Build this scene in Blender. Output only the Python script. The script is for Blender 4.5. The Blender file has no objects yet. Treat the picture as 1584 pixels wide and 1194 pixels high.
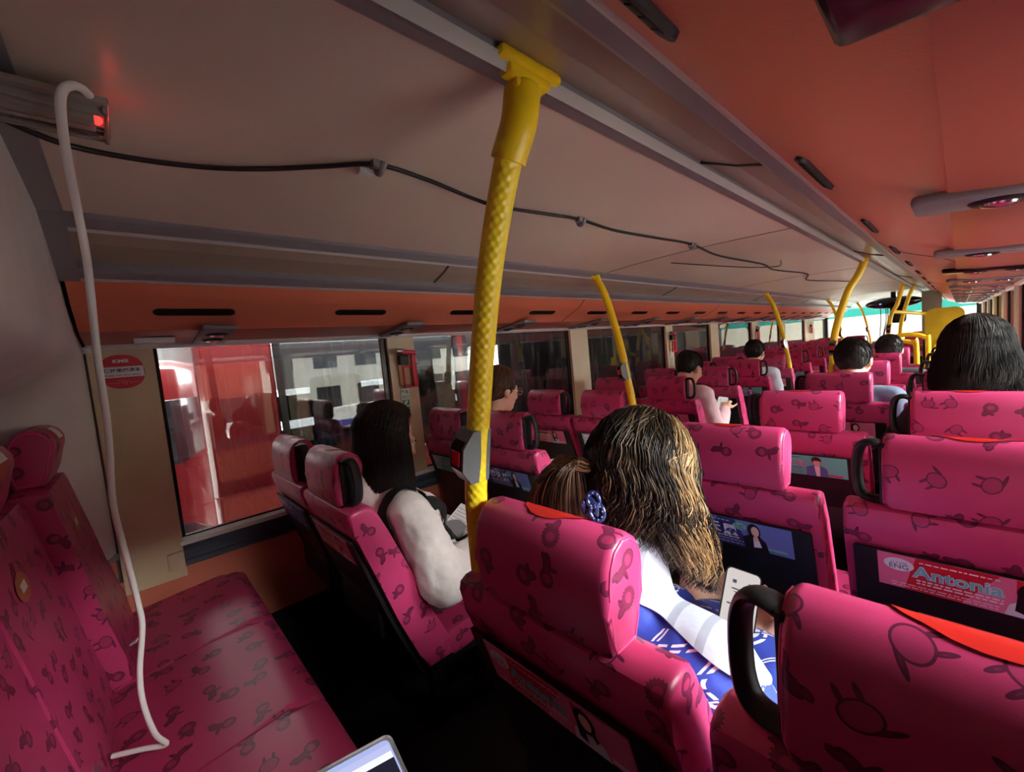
import bpy, bmesh, math, random
from mathutils import Vector, Matrix
import numpy as np
random.seed(7)
S = bpy.context.scene
COL = S.collection
PI = math.pi

# ------------------------------------------------------------------ camera
EYE = 1.34                      # height of the lens above the deck floor
F_PX = 643.6
YAW, PITCH, ROLL = 0.82675504, 0.07748312, -0.089811
def cam_axes():
    cy, sy, cp, sp = math.cos(YAW), math.sin(YAW), math.cos(PITCH), math.sin(PITCH)
    f = Vector((-sy*cp, cy*cp, -sp)); r0 = Vector((cy, sy, 0)); u0 = r0.cross(f)
    r = r0*math.cos(ROLL) + u0*math.sin(ROLL); u = -r0*math.sin(ROLL) + u0*math.cos(ROLL)
    return r, u, f
cr, cu, cf = cam_axes()
cam_data = bpy.data.cameras.new('camera'); cam = bpy.data.objects.new('camera', cam_data); COL.objects.link(cam)
cam.matrix_world = Matrix(((cr.x, cu.x, -cf.x, 0), (cr.y, cu.y, -cf.y, 0), (cr.z, cu.z, -cf.z, EYE), (0, 0, 0, 1)))
cam_data.sensor_fit = 'HORIZONTAL'; cam_data.sensor_width = 36.0
cam_data.lens = 36.0*F_PX/1584; cam_data.clip_start = 0.02; cam_data.clip_end = 300
S.camera = cam

# ------------------------------------------------------------------ light and exposure
S.view_settings.view_transform = 'Standard'; S.view_settings.look = 'None'
S.view_settings.gamma = 1.0; S.view_settings.use_curve_mapping = False
S.view_settings.exposure = 1.36
HORIZON, GLOW, ZENITH = .33, 8.0, 5.0
world = bpy.data.worlds.new('overcast'); S.world = world; world.use_nodes = True
wn = world.node_tree.nodes; wl = world.node_tree.links; wn.clear()
wo = wn.new('ShaderNodeOutputWorld'); bg = wn.new('ShaderNodeBackground'); tc = wn.new('ShaderNodeTexCoord')
# pale horizon, brighter zenith as under an overcast, and bright haze ahead to the right
def ramp_(src, p0, p1, v0, v1):
    n = wn.new('ShaderNodeMapRange'); n.interpolation_type = 'SMOOTHSTEP'; n.inputs['From Min'].default_value = p0; n.inputs['From Max'].default_value = p1
    n.inputs['To Min'].default_value = v0; n.inputs['To Max'].default_value = v1; wl.new(src, n.inputs['Value']); return n.outputs[0]
dt = wn.new('ShaderNodeVectorMath'); dt.operation = 'DOT_PRODUCT'; dt.inputs[1].default_value = Vector((.88, .36, .14)).normalized()
sx = wn.new('ShaderNodeSeparateXYZ'); wl.new(tc.outputs['Generated'], sx.inputs[0]); wl.new(tc.outputs['Generated'], dt.inputs[0])
ad = wn.new('ShaderNodeMath'); ad.operation = 'ADD'
wl.new(ramp_(dt.outputs['Value'], .55, .98, HORIZON, GLOW), ad.inputs[0]); wl.new(ramp_(sx.outputs['Z'], .30, .95, 0.0, ZENITH), ad.inputs[1])
wl.new(ad.outputs[0], bg.inputs['Strength']); bg.inputs['Color'].default_value = (1.0, .985, .955, 1)
wl.new(bg.outputs[0], wo.inputs[0])
sun_d = bpy.data.lights.new('sun', 'SUN'); sun_d.energy = 24.0; sun_d.angle = math.radians(66); sun_d.color = (1, 0.985, 0.96)
sun = bpy.data.objects.new('sun', sun_d); COL.objects.link(sun); sun.location = (20, 5, 20)
sun.rotation_euler = Vector((-0.90, -0.40, -0.12)).to_track_quat('-Z', 'Y').to_euler()

# ------------------------------------------------------------------ helpers
def lin(c):
    c = c/255.0
    return c/12.92 if c <= 0.04045 else ((c+0.055)/1.055)**2.4
def rgb(r, g, b): return (lin(r), lin(g), lin(b), 1.0)
MATS = {}
def mat(name, col, rough=0.5, metal=0.0, spec=0.5, noise=0.0, nscale=8.0, bump=0.0, bscale=60.0, coat=0.0, emit=None, estr=0.0, sheen=0.0):
    if name in MATS: return MATS[name]
    m = bpy.data.materials.new(name); m.use_nodes = True; MATS[name] = m
    nt = m.node_tree; b = nt.nodes['Principled BSDF']
    b.inputs['Base Color'].default_value = col; b.inputs['Roughness'].default_value = rough
    b.inputs['Metallic'].default_value = metal; b.inputs['Specular IOR Level'].default_value = spec
    b.inputs['Coat Weight'].default_value = coat; b.inputs['Sheen Weight'].default_value = sheen
    if emit: b.inputs['Emission Color'].default_value = emit; b.inputs['Emission Strength'].default_value = estr
    if noise or bump:
        t = nt.nodes.new('ShaderNodeTexCoord')
    if noise:
        n = nt.nodes.new('ShaderNodeTexNoise'); n.inputs['Scale'].default_value = nscale; n.inputs['Detail'].default_value = 6
        nt.links.new(t.outputs['Object'], n.inputs['Vector'])
        mx = nt.nodes.new('ShaderNodeMix'); mx.data_type = 'RGBA'; mx.blend_type = 'MULTIPLY'
        mr = nt.nodes.new('ShaderNodeMapRange'); mr.inputs['From Min'].default_value = .3; mr.inputs['From Max'].default_value = .7
        mr.inputs['To Min'].default_value = 1-noise; mr.inputs['To Max'].default_value = 1.0
        nt.links.new(n.outputs['Fac'], mr.inputs['Value'])
        mx.inputs['Factor'].default_value = 1.0; mx.inputs['A'].default_value = col
        nt.links.new(mr.outputs[0], mx.inputs['B']); nt.links.new(mx.outputs['Result'], b.inputs['Base Color'])
    if bump:
        n2 = nt.nodes.new('ShaderNodeTexNoise'); n2.inputs['Scale'].default_value = bscale; n2.inputs['Detail'].default_value = 4
        nt.links.new(t.outputs['Object'], n2.inputs['Vector'])
        bp = nt.nodes.new('ShaderNodeBump'); bp.inputs['Strength'].default_value = bump; bp.inputs['Distance'].default_value = 0.01
        nt.links.new(n2.outputs['Fac'], bp.inputs['Height']); nt.links.new(bp.outputs[0], b.inputs['Normal'])
    return m

class MB:
    """collects shapes and links them as ONE mesh object"""
    def __init__(s): s.v = []; s.f = []; s.m = []; s.uv = []; s.sm = []
    def add(s, verts, faces, mi=0, uvs=None, smooth=True):
        o = len(s.v); s.v += [tuple(p) for p in verts]
        for k, f in enumerate(faces):
            s.f.append([i+o for i in f]); s.m.append(mi); s.sm.append(smooth)
            s.uv.append(uvs[k] if uvs else None)
    def box(s, x0, x1, y0, y1, z0, z1, mi=0, M=None):
        p = [(x0,y0,z0),(x1,y0,z0),(x1,y1,z0),(x0,y1,z0),(x0,y0,z1),(x1,y0,z1),(x1,y1,z1),(x0,y1,z1)]
        if M is not None: p = [M @ Vector(q) for q in p]
        s.add(p, [(0,3,2,1),(4,5,6,7),(0,1,5,4),(1,2,6,5),(2,3,7,6),(3,0,4,7)], mi, smooth=False)
    def rbox(s, x0, x1, y0, y1, z0, z1, r=.01, seg=2, mi=0, M=None):
        bm = bmesh.new(); bmesh.ops.create_cube(bm, size=1)
        for v in bm.verts: v.co = Vector(((x0+x1)/2+v.co.x*(x1-x0), (y0+y1)/2+v.co.y*(y1-y0), (z0+z1)/2+v.co.z*(z1-z0)))
        bmesh.ops.bevel(bm, geom=bm.edges[:], offset=r, segments=seg, profile=.5, affect='EDGES', clamp_overlap=True)
        s.addbm(bm, mi, M)
    def addbm(s, bm, mi=0, M=None, smooth=True):
        bm.verts.index_update()
        vs = [(M @ v.co if M is not None else v.co.copy()) for v in bm.verts]
        s.add(vs, [[v.index for v in f.verts] for f in bm.faces], mi, smooth=smooth); bm.free()
    def tube(s, pts, rad, n=12, mi=0, cap=True, flat=None, up=None):
        pts = [Vector(p) for p in pts]; L = len(pts)
        rr = rad if isinstance(rad, (list, tuple)) else [rad]*L
        rings = []; prev = None; acc = 0; vs = []
        for i, p in enumerate(pts):
            t = (pts[min(i+1, L-1)] - pts[max(i-1, 0)]).normalized()
            if prev is None:
                a = Vector(up) if up else (Vector((0,0,1)) if abs(t.z) < .9 else Vector((1,0,0)))
                nrm = (a - t*a.dot(t)).normalized()
            else:
                nrm = (prev - t*prev.dot(t)).normalized()
            prev = nrm; b = t.cross(nrm)
            if i: acc += (p-pts[i-1]).length
            vs.append(acc)
            fb = flat if flat else 1.0
            rings.append([p + (nrm*math.cos(2*PI*k/n) + b*fb*math.sin(2*PI*k/n))*rr[i] for k in range(n)])
        verts = [q for r in rings for q in r]; faces = []; uvs = []
        for i in range(L-1):
            for k in range(n):
                k2 = (k+1) % n
                faces.append((i*n+k, i*n+k2, (i+1)*n+k2, (i+1)*n+k))
                uvs.append([(k/n, vs[i]), ((k+1)/n, vs[i]), ((k+1)/n, vs[i+1]), (k/n, vs[i+1])])
        if cap:
            faces.append(tuple(range(n))[::-1]); uvs.append([(0,0)]*n)
            faces.append(tuple((L-1)*n+k for k in range(n))); uvs.append([(0,0)]*n)
        s.add(verts, faces, mi, uvs)
    def ell(s, c, r, M=None, mi=0, nu=20, nv=12):
        bm = bmesh.new(); bmesh.ops.create_uvsphere(bm, u_segments=nu, v_segments=nv, radius=1)
        for v in bm.verts: v.co = Vector((c[0]+v.co.x*r[0], c[1]+v.co.y*r[1], c[2]+v.co.z*r[2]))
        s.addbm(bm, mi, M)
    def cap(s, a, ra, b, rb, mi=0):
        """tapered capsule"""
        a = Vector(a); b = Vector(b); t = b-a
        if t.length < 1e-6: return s.ell(a, (ra,)*3, mi=mi)
        d = t.normalized(); pts = []; rr = []
        for k in range(1, 5): x = math.sin(k/4*PI/2); pts.append(a - d*ra*math.cos(k/4*PI/2)); rr.append(max(ra*x, 1e-4))
        for k in range(0, 5): x = math.cos(k/4*PI/2*.98); pts.append(b + d*rb*math.sin(k/4*PI/2)); rr.append(max(rb*x, 1e-4))
        s.tube(pts, rr, 14, mi)
    def lathe(s, prof, n=24, M=None, mi=0):
        vs = []; fs = []
        for (r, z) in prof:
            for k in range(n): vs.append(Vector((r*math.cos(2*PI*k/n), r*math.sin(2*PI*k/n), z)))
        for i in range(len(prof)-1):
            for k in range(n): k2 = (k+1) % n; fs.append((i*n+k, i*n+k2, (i+1)*n+k2, (i+1)*n+k))
        fs.append(tuple(range(n))[::-1]); fs.append(tuple((len(prof)-1)*n+k for k in range(n)))
        if M is not None: vs = [M @ v for v in vs]
        s.add(vs, fs, mi)
    def prism(s, poly, d0, d1, axes='xz', mi=0, M=None):
        """polygon in two axes pushed along the third"""
        def P(a, b, d):
            return {'xz': Vector((a, d, b)), 'yz': Vector((d, a, b)), 'xy': Vector((a, b, d))}[axes]
        n = len(poly); vs = [P(a, b, d0) for a, b in poly] + [P(a, b, d1) for a, b in poly]
        if M is not None: vs = [M @ v for v in vs]
        fs = [tuple(range(n)), tuple(range(n, 2*n))[::-1]] + [(i, i+n, (i+1) % n+n, (i+1) % n) for i in range(n)]
        s.add(vs, fs, mi, smooth=False)
    def flatpoly(s, poly, y, mi=0):
        s.add([(a, y, b) for a, b in poly], [tuple(range(len(poly)))], mi, smooth=False)
    def build(s, name, mats, parent=None, kind=None, uvbox=False, autosmooth=40, bevel=0):
        me = bpy.data.meshes.new(name); me.from_pydata(s.v, [], s.f)
        if not isinstance(mats, (list, tuple)): mats = [mats]
        for m in mats: me.materials.append(m)
        me.polygons.foreach_set('material_index', s.m); me.polygons.foreach_set('use_smooth', s.sm)
        if any(u is not None for u in s.uv):
            L = me.uv_layers.new(name='UVMap')
            for p, u in zip(me.polygons, s.uv):
                if u:
                    for li, q in zip(p.loop_indices, u): L.data[li].uv = q
        me.update()
        bm = bmesh.new(); bm.from_mesh(me); bmesh.ops.recalc_face_normals(bm, faces=bm.faces[:])
        if uvbox:
            ul = bm.loops.layers.uv.verify()
            for f in bm.faces:
                n = f.normal; ax = max(range(3), key=lambda i: abs(n[i]))
                for l in f.loops:
                    c = l.vert.co; l[ul].uv = ((c.y, c.z) if ax == 0 else (c.x, c.z) if ax == 1 else (c.x, c.y))
        if autosmooth:
            for e in bm.edges:
                if len(e.link_faces) == 2 and e.calc_face_angle(0) > math.radians(autosmooth): e.smooth = False
        bm.to_mesh(me); bm.free()
        o = bpy.data.objects.new(name, me); COL.objects.link(o)
        if parent is not None: o.parent = parent
        if kind: o['kind'] = kind
        return o
def tag(o, label, cat, group=None):
    o['label'] = label; o['category'] = cat
    if group: o['group'] = group
    return o
def thing(name, label, cat, loc=(0,0,0), rotz=0, group=None):
    o = bpy.data.objects.new(name, None); COL.objects.link(o); o.empty_display_size = .05
    o.location = loc; o.rotation_euler = (0,0,rotz)
    return tag(o, label, cat, group)
def copy_tree(o, parent=None):
    c = o.copy(); COL.objects.link(c)
    if parent is not None: c.parent = parent
    for ch in list(o.children): copy_tree(ch, c)
    return c
def profile_bar(prof, x0, x1, bevel=.012, seg=3, closed=True, mi=0, mb=None):
    """side profile (y,z) pushed along x, its two rims rounded; UV = (x, arc length) on the skin and (y,z) on the sides"""
    n = len(prof); bm = bmesh.new()
    A = [bm.verts.new((x0, y, z)) for y, z in prof]; B = [bm.verts.new((x1, y, z)) for y, z in prof]
    fa = bm.faces.new(A); fb = bm.faces.new(B[::-1])
    for i in range(n): bm.faces.new((A[i], B[i], B[(i+1) % n], A[(i+1) % n]))
    if bevel: bmesh.ops.bevel(bm, geom=list(fa.edges)+list(fb.edges), offset=bevel, segments=seg, profile=.5, affect='EDGES', clamp_overlap=True)
    bmesh.ops.recalc_face_normals(bm, faces=bm.faces[:])
    arc = [0]
    for i in range(1, n+1): arc.append(arc[-1]+math.dist(prof[i-1], prof[i % n]))
    def near(c):
        best = (1e9, 0)
        for i in range(n):
            a = Vector(prof[i]); b = Vector(prof[(i+1) % n]); ab = b-a; t = 0 if ab.length < 1e-9 else max(0, min(1, (c-a).dot(ab)/ab.dot(ab)))
            d = (a+ab*t-c).length
            if d < best[0]: best = (d, arc[i]+ab.length*t)
        return best[1]
    bm.verts.index_update()
    vs = [v.co.copy() for v in bm.verts]; fs = []; uv = []
    av = [near(Vector((v.y, v.z))) for v in vs]
    for f in bm.faces:
        ids = [v.index for v in f.verts]; fs.append(ids)
        if abs(f.normal.x) > .6: uv.append([(vs[i].y+3, vs[i].z) for i in ids])
        else:
            a = [av[i] for i in ids]
            if max(a)-min(a) > arc[-1]/2: a = [q+arc[-1] if q < arc[-1]/2 else q for q in a]
            uv.append([(vs[i].x, q) for i, q in zip(ids, a)])
    bm.free(); mb = mb or MB(); mb.add(vs, fs, mi, uv); return mb
def catmull(P, k=6):
    P = [Vector(p) for p in P]; out = []
    for i in range(len(P)-1):
        p0 = P[max(i-1, 0)]; p1 = P[i]; p2 = P[i+1]; p3 = P[min(i+2, len(P)-1)]
        for j in range(k):
            t = j/k; out.append(.5*((2*p1)+(p2-p0)*t+(2*p0-5*p1+4*p2-p3)*t*t+(3*p1-p0-3*p2+p3)*t**3))
    out.append(P[-1]); return out
def Z(z): return z + EYE         # heights below are first written relative to the lens
_text_cache = {}
def text_mesh(body, size=1.0, shear=0.0, bold=0.0, align='CENTER'):
    """flat lettering as (verts, faces), x right, y up"""
    k = (body, size, shear, bold, align)
    if k not in _text_cache:
        c = bpy.data.curves.new('lettering', 'FONT'); c.body = body; c.size = size; c.shear = shear; c.offset = bold
        c.align_x = align; c.align_y = 'CENTER'; c.resolution_u = 3
        o = bpy.data.objects.new('lettering', c); COL.objects.link(o); bpy.context.view_layer.update()
        me = bpy.data.meshes.new_from_object(o.evaluated_get(bpy.context.evaluated_depsgraph_get()))
        _text_cache[k] = ([v.co.copy() for v in me.vertices], [tuple(p.vertices) for p in me.polygons])
        bpy.data.objects.remove(o); bpy.data.curves.remove(c); bpy.data.meshes.remove(me)
    return _text_cache[k]
# ------------------------------------------------------------------ materials
def motif_vinyl(name, base, dark):
    """pink seat vinyl printed with scattered dark rounded blobs"""
    m = bpy.data.materials.new(name); m.use_nodes = True; MATS[name] = m
    nt = m.node_tree; N = nt.nodes; L = nt.links; b = N['Principled BSDF']
    def math_(op, a, c=None, e=None):
        n = N.new('ShaderNodeMath'); n.operation = op
        for i, q in enumerate((a, c, e)):
            if q is None: continue
            if isinstance(q, (int, float)): n.inputs[i].default_value = q
            else: L.new(q, n.inputs[i])
        return n.outputs[0]
    uv = N.new('ShaderNodeUVMap'); uv.uv_map = 'UVMap'; oi = N.new('ShaderNodeObjectInfo')
    off = N.new('ShaderNodeVectorMath'); off.operation = 'ADD'
    sc = N.new('ShaderNodeVectorMath'); sc.operation = 'SCALE'; sc.inputs['Scale'].default_value = 1/.079
    L.new(uv.outputs[0], off.inputs[0])
    cmb = N.new('ShaderNodeCombineXYZ'); L.new(math_('MULTIPLY', oi.outputs['Random'], 7.0), cmb.inputs[0]); L.new(math_('MULTIPLY', oi.outputs['Random'], 31.0), cmb.inputs[1])
    L.new(cmb.outputs[0], off.inputs[1]); L.new(off.outputs[0], sc.inputs[0])
    vo = N.new('ShaderNodeTexVoronoi'); vo.voronoi_dimensions = '2D'; vo.inputs['Scale'].default_value = 1.0; vo.inputs['Randomness'].default_value = .55
    L.new(sc.outputs[0], vo.inputs['Vector'])
    d = N.new('ShaderNodeVectorMath'); d.operation = 'SUBTRACT'; L.new(sc.outputs[0], d.inputs[0]); L.new(vo.outputs['Position'], d.inputs[1])
    cs = N.new('ShaderNodeSeparateColor'); L.new(vo.outputs['Color'], cs.inputs[0])
    rt = N.new('ShaderNodeVectorRotate'); rt.rotation_type = 'Z_AXIS'; L.new(d.outputs[0], rt.inputs['Vector']); L.new(math_('MULTIPLY', cs.outputs[0], 6.283), rt.inputs['Angle'])
    xy = N.new('ShaderNodeSeparateXYZ'); L.new(rt.outputs[0], xy.inputs[0]); X, Y = xy.outputs[0], xy.outputs[1]
    def ellipse(cx, cy, rx, ry):
        a = math_('DIVIDE', math_('SUBTRACT', X, cx), rx); c = math_('DIVIDE', math_('SUBTRACT', Y, cy), ry)
        return math_('MULTIPLY', math_('SUBTRACT', math_('SQRT', math_('ADD', math_('MULTIPLY', a, a), math_('MULTIPLY', c, c))), 1.0), min(rx, ry))
    def mixf(t, a_, c_): return math_('ADD', math_('MULTIPLY', a_, math_('SUBTRACT', 1.0, t)), math_('MULTIPLY', c_, t))
    # three kinds of abstract blob: a long one with a round end, a plain disc with stubs, a bristly one
    selA = math_('LESS_THAN', cs.outputs[1], .45); selC = math_('GREATER_THAN', cs.outputs[1], .75)
    Yh = math_('SUBTRACT', Y, .04); r = math_('SQRT', math_('ADD', math_('MULTIPLY', X, X), math_('MULTIPLY', Yh, Yh))); th = math_('ARCTAN2', Yh, X)
    longb = math_('MINIMUM', math_('MINIMUM', ellipse(0, .12, .15, .165), ellipse(.03, -.15, .085, .17)), math_('MINIMUM', ellipse(.13, -.07, .12, .032), ellipse(-.05, -.30, .05, .08)))
    disc = math_('MINIMUM', math_('MINIMUM', ellipse(0, .02, .20, .165), ellipse(.17, .17, .11, .022)), math_('MINIMUM', ellipse(-.10, -.19, .022, .07), ellipse(.10, -.19, .022, .07)))
    saw = math_('MULTIPLY', math_('ABSOLUTE', math_('SUBTRACT', math_('FRACT', math_('MULTIPLY', th, 19/6.2832)), .5)), .09)
    bri = math_('MINIMUM', math_('SUBTRACT', r, math_('ADD', .165, saw)), math_('MINIMUM', ellipse(.02, -.20, .075, .12), ellipse(-.10, -.16, .09, .035)))
    un = mixf(selC, mixf(selA, disc, longb), bri)
    face = mixf(selC, mixf(selA, ellipse(0, .02, .185, .15), ellipse(.015, .11, .105, .085)), ellipse(0, .05, .10, .085))
    fill = math_('LESS_THAN', un, 0.0)
    line = math_('LESS_THAN', math_('ABSOLUTE', un), .012)
    inner = math_('MULTIPLY', math_('LESS_THAN', face, 0.0), .42)
    fac = math_('MAXIMUM', math_('MULTIPLY', line, .92), math_('MULTIPLY', fill, math_('SUBTRACT', .74, inner)))
    mx = N.new('ShaderNodeMix'); mx.data_type = 'RGBA'; L.new(fac, mx.inputs['Factor']); mx.inputs['A'].default_value = base; mx.inputs['B'].default_value = dark
    L.new(mx.outputs['Result'], b.inputs['Base Color'])
    b.inputs['Roughness'].default_value = .38; b.inputs['Specular IOR Level'].default_value = .5
    nz = N.new('ShaderNodeTexNoise'); nz.inputs['Scale'].default_value = 420; L.new(uv.outputs[0], nz.inputs['Vector'])
    bp = N.new('ShaderNodeBump'); bp.inputs['Strength'].default_value = .06; bp.inputs['Distance'].default_value = .002
    L.new(nz.outputs['Fac'], bp.inputs['Height']); L.new(bp.outputs[0], b.inputs['Normal'])
    return m
def pane_glass(name, tint=(1,1,1,1), refl=1.0, dirt=.0):
    m = bpy.data.materials.new(name); m.use_nodes = True; MATS[name] = m
    nt = m.node_tree; N = nt.nodes; L = nt.links; N.clear()
    o = N.new('ShaderNodeOutputMaterial'); t = N.new('ShaderNodeBsdfTransparent'); g = N.new('ShaderNodeBsdfGlossy')
    f = N.new('ShaderNodeFresnel'); f.inputs['IOR'].default_value = 1.52; mx = N.new('ShaderNodeMixShader')
    g.inputs['Roughness'].default_value = .0; t.inputs['Color'].default_value = tint
    ml = N.new('ShaderNodeMath'); ml.operation = 'MULTIPLY'; ml.inputs[1].default_value = refl; L.new(f.outputs[0], ml.inputs[0])
    L.new(ml.outputs[0], mx.inputs[0]); L.new(t.outputs[0], mx.inputs[1]); L.new(g.outputs[0], mx.inputs[2])
    if dirt:
        tcn = N.new('ShaderNodeTexCoord'); mp = N.new('ShaderNodeMapping'); mp.inputs['Scale'].default_value = (6, 40, 2.0)
        nz = N.new('ShaderNodeTexNoise'); nz.inputs['Scale'].default_value = 1.6; nz.inputs['Detail'].default_value = 5
        L.new(tcn.outputs['Object'], mp.inputs[0]); L.new(mp.outputs[0], nz.inputs['Vector'])
        mr = N.new('ShaderNodeMapRange'); mr.inputs['From Min'].default_value = .52; mr.inputs['From Max'].default_value = .8; mr.inputs['To Min'].default_value = .01; mr.inputs['To Max'].default_value = dirt
        L.new(nz.outputs['Fac'], mr.inputs['Value'])
        df = N.new('ShaderNodeBsdfDiffuse'); df.inputs['Color'].default_value = (.75,.78,.8,1); m2 = N.new('ShaderNodeMixShader')
        L.new(mr.outputs[0], m2.inputs[0]); L.new(mx.outputs[0], m2.inputs[1]); L.new(df.outputs[0], m2.inputs[2]); L.new(m2.outputs[0], o.inputs[0])
    else: L.new(mx.outputs[0], o.inputs[0])
    return m
m_plainpink = mat('pink_piping', rgb(222, 70, 128), .4)
PINK = motif_vinyl('pink_printed_vinyl', rgb(194, 58, 108), rgb(80, 24, 54))
m_black = mat('black_plastic', rgb(22, 22, 23), .45)
m_gloss_black = mat('glossy_black', rgb(14, 14, 16), .18)
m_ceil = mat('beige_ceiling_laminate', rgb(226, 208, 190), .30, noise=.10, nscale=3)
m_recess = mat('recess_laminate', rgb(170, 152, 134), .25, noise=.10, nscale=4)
m_rail = mat('grey_rail', rgb(138, 132, 136), .35)
m_bead = mat('light_bead', rgb(205, 200, 196), .3, metal=.3)
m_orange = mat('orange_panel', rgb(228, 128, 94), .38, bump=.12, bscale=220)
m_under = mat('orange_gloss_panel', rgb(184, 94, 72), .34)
m_wallo = mat('orange_side_panel', rgb(218, 126, 98), .45, noise=.10, nscale=5, bump=.1, bscale=260)
m_pillar = mat('beige_pillar', rgb(222, 206, 166), .35, noise=.12, nscale=7)
m_sill = mat('slate_sill', rgb(70, 80, 92), .3)
m_white = mat('white_trim', rgb(225, 224, 220), .35)
m_rear = mat('grey_moulding', rgb(238, 236, 230), .5, noise=.18, nscale=4)
m_floor = mat('black_floor', rgb(24, 24, 25), .75, noise=.3, nscale=30)
m_yellow = mat('yellow_paint', rgb(250, 212, 26), .35)
m_glass = pane_glass('window_glass', (.90, .92, .92, 1), 1.8, .10)
m_glassr = pane_glass('clean_glass', (.93, .95, .95, 1), 1.0, .0)
m_chrome = mat('chrome', rgb(215, 215, 215), .15, metal=1)
m_grey = mat('grey_plastic', rgb(128, 126, 128), .4)
m_silver = mat('silver_plastic', rgb(150, 154, 156), .3, metal=.2)
m_red = mat('red_plastic', rgb(214, 34, 40), .35)
m_redpale = mat('pinkish_red_plastic', rgb(226, 60, 78), .4)
m_skin = mat('skin', rgb(228, 178, 150), .5)
def grip_material():
    m = mat('yellow_diamond_grip', rgb(254, 224, 44), .38); nt = m.node_tree; N = nt.nodes; L = nt.links; b = N['Principled BSDF']
    uv = N.new('ShaderNodeUVMap'); uv.uv_map = 'UVMap'; s = N.new('ShaderNodeSeparateXYZ'); L.new(uv.outputs[0], s.inputs[0])
    def mm(op, a, c):
        n = N.new('ShaderNodeMath'); n.operation = op
        for i, q in enumerate((a, c)):
            if isinstance(q, (int, float)): n.inputs[i].default_value = q
            else: L.new(q, n.inputs[i])
        return n.outputs[0]
    u = mm('MULTIPLY', s.outputs[0], 2*PI*9); v = mm('MULTIPLY', s.outputs[1], 2*PI/.017)
    h = mm('MULTIPLY', mm('SINE', u, 0), mm('SINE', v, 0))
    bp = N.new('ShaderNodeBump'); bp.inputs['Strength'].default_value = .5; bp.inputs['Distance'].default_value = .0014; L.new(h, bp.inputs['Height']); L.new(bp.outputs[0], b.inputs['Normal'])
    return m
m_grip = grip_material()

# ------------------------------------------------------------------ the shell of the deck (x to the right, y to the front)
XL, XR, XC = -2.05, .25, -.90
Y0, Y1 = -.085, 11.6
def mir(x): return 2*XC - x
def struct(name, mb, m, parent=None, **k):
    return mb.build(name, m, parent, kind=None if parent else 'structure', **k)
def ybar(mb, prof, y0, y1, mi=0, smooth=False):
    """cross-section (x, z) pushed along y"""
    n = len(prof); vs = [(x, y0, z) for x, z in prof] + [(x, y1, z) for x, z in prof]
    fs = [tuple(range(n)), tuple(range(n, 2*n))[::-1]] + [(i, i+n, (i+1) % n+n, (i+1) % n) for i in range(n)]
    mb.add(vs, fs, mi, smooth=smooth)
def strip(mb, line, y0, y1, thick=.012, mi=0, side=1):
    """open cross-section line (x,z) given thickness, pushed along y"""
    P = [Vector(p) for p in line]; off = []
    for i, p in enumerate(P):
        t = (P[min(i+1, len(P)-1)]-P[max(i-1, 0)]).normalized(); off.append(p+Vector((-t.y, t.x))*thick*side)
    prof = [tuple(p) for p in P]+[tuple(p) for p in off[::-1]]
    ybar(mb, prof, y0, y1, mi, smooth=True)

mb = MB(); mb.box(XL-.05, XR+.05, -.9, Y1+.3, -.06, 0); struct('floor', mb, m_floor)
mb = MB(); mb.box(XL, XR, -.32, .20, 0.002, .14); struct('trim_15', mb, m_floor)         # step under the rear bench
# ceiling: shallow arch between the two rails
cl = []
for i in range(13):
    t = i/12; x = -1.338+.876*t; cl.append((x, Z(.40+.012*math.sin(PI*t))))
mb = MB(); strip(mb, cl, Y0, Y1-.5, .015, 0, 1)
for k, y in enumerate((2.02, 4.05, 6.1, 8.1, 9.8)):
    ybar(mb, [(-1.33, Z(.3985)), (-.47, Z(.3985)), (-.47, Z(.4)), (-1.33, Z(.4))] if False else [(x, z-.0012) for x, z in cl]+[(x, z+.002) for x, z in cl[::-1]], y, y+.006, 1)
struct('ceiling', mb, [m_ceil, mat('dark_joint', rgb(60, 52, 48), .6)])
n_trim = [1]
def trim(mb, m, **k):
    o = struct('trim_%d' % n_trim[0], mb, m, **k); n_trim[0] += 1; return o
L0, U0 = Vector((-1.589, .299)), Vector((-1.338, .399))
def ch(t, d=0.0):
    p = L0+(U0-L0)*t; n = Vector((-(U0-L0).y, (U0-L0).x)).normalized(); q = p-n*(-d); return (q.x, Z(q.y))
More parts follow.
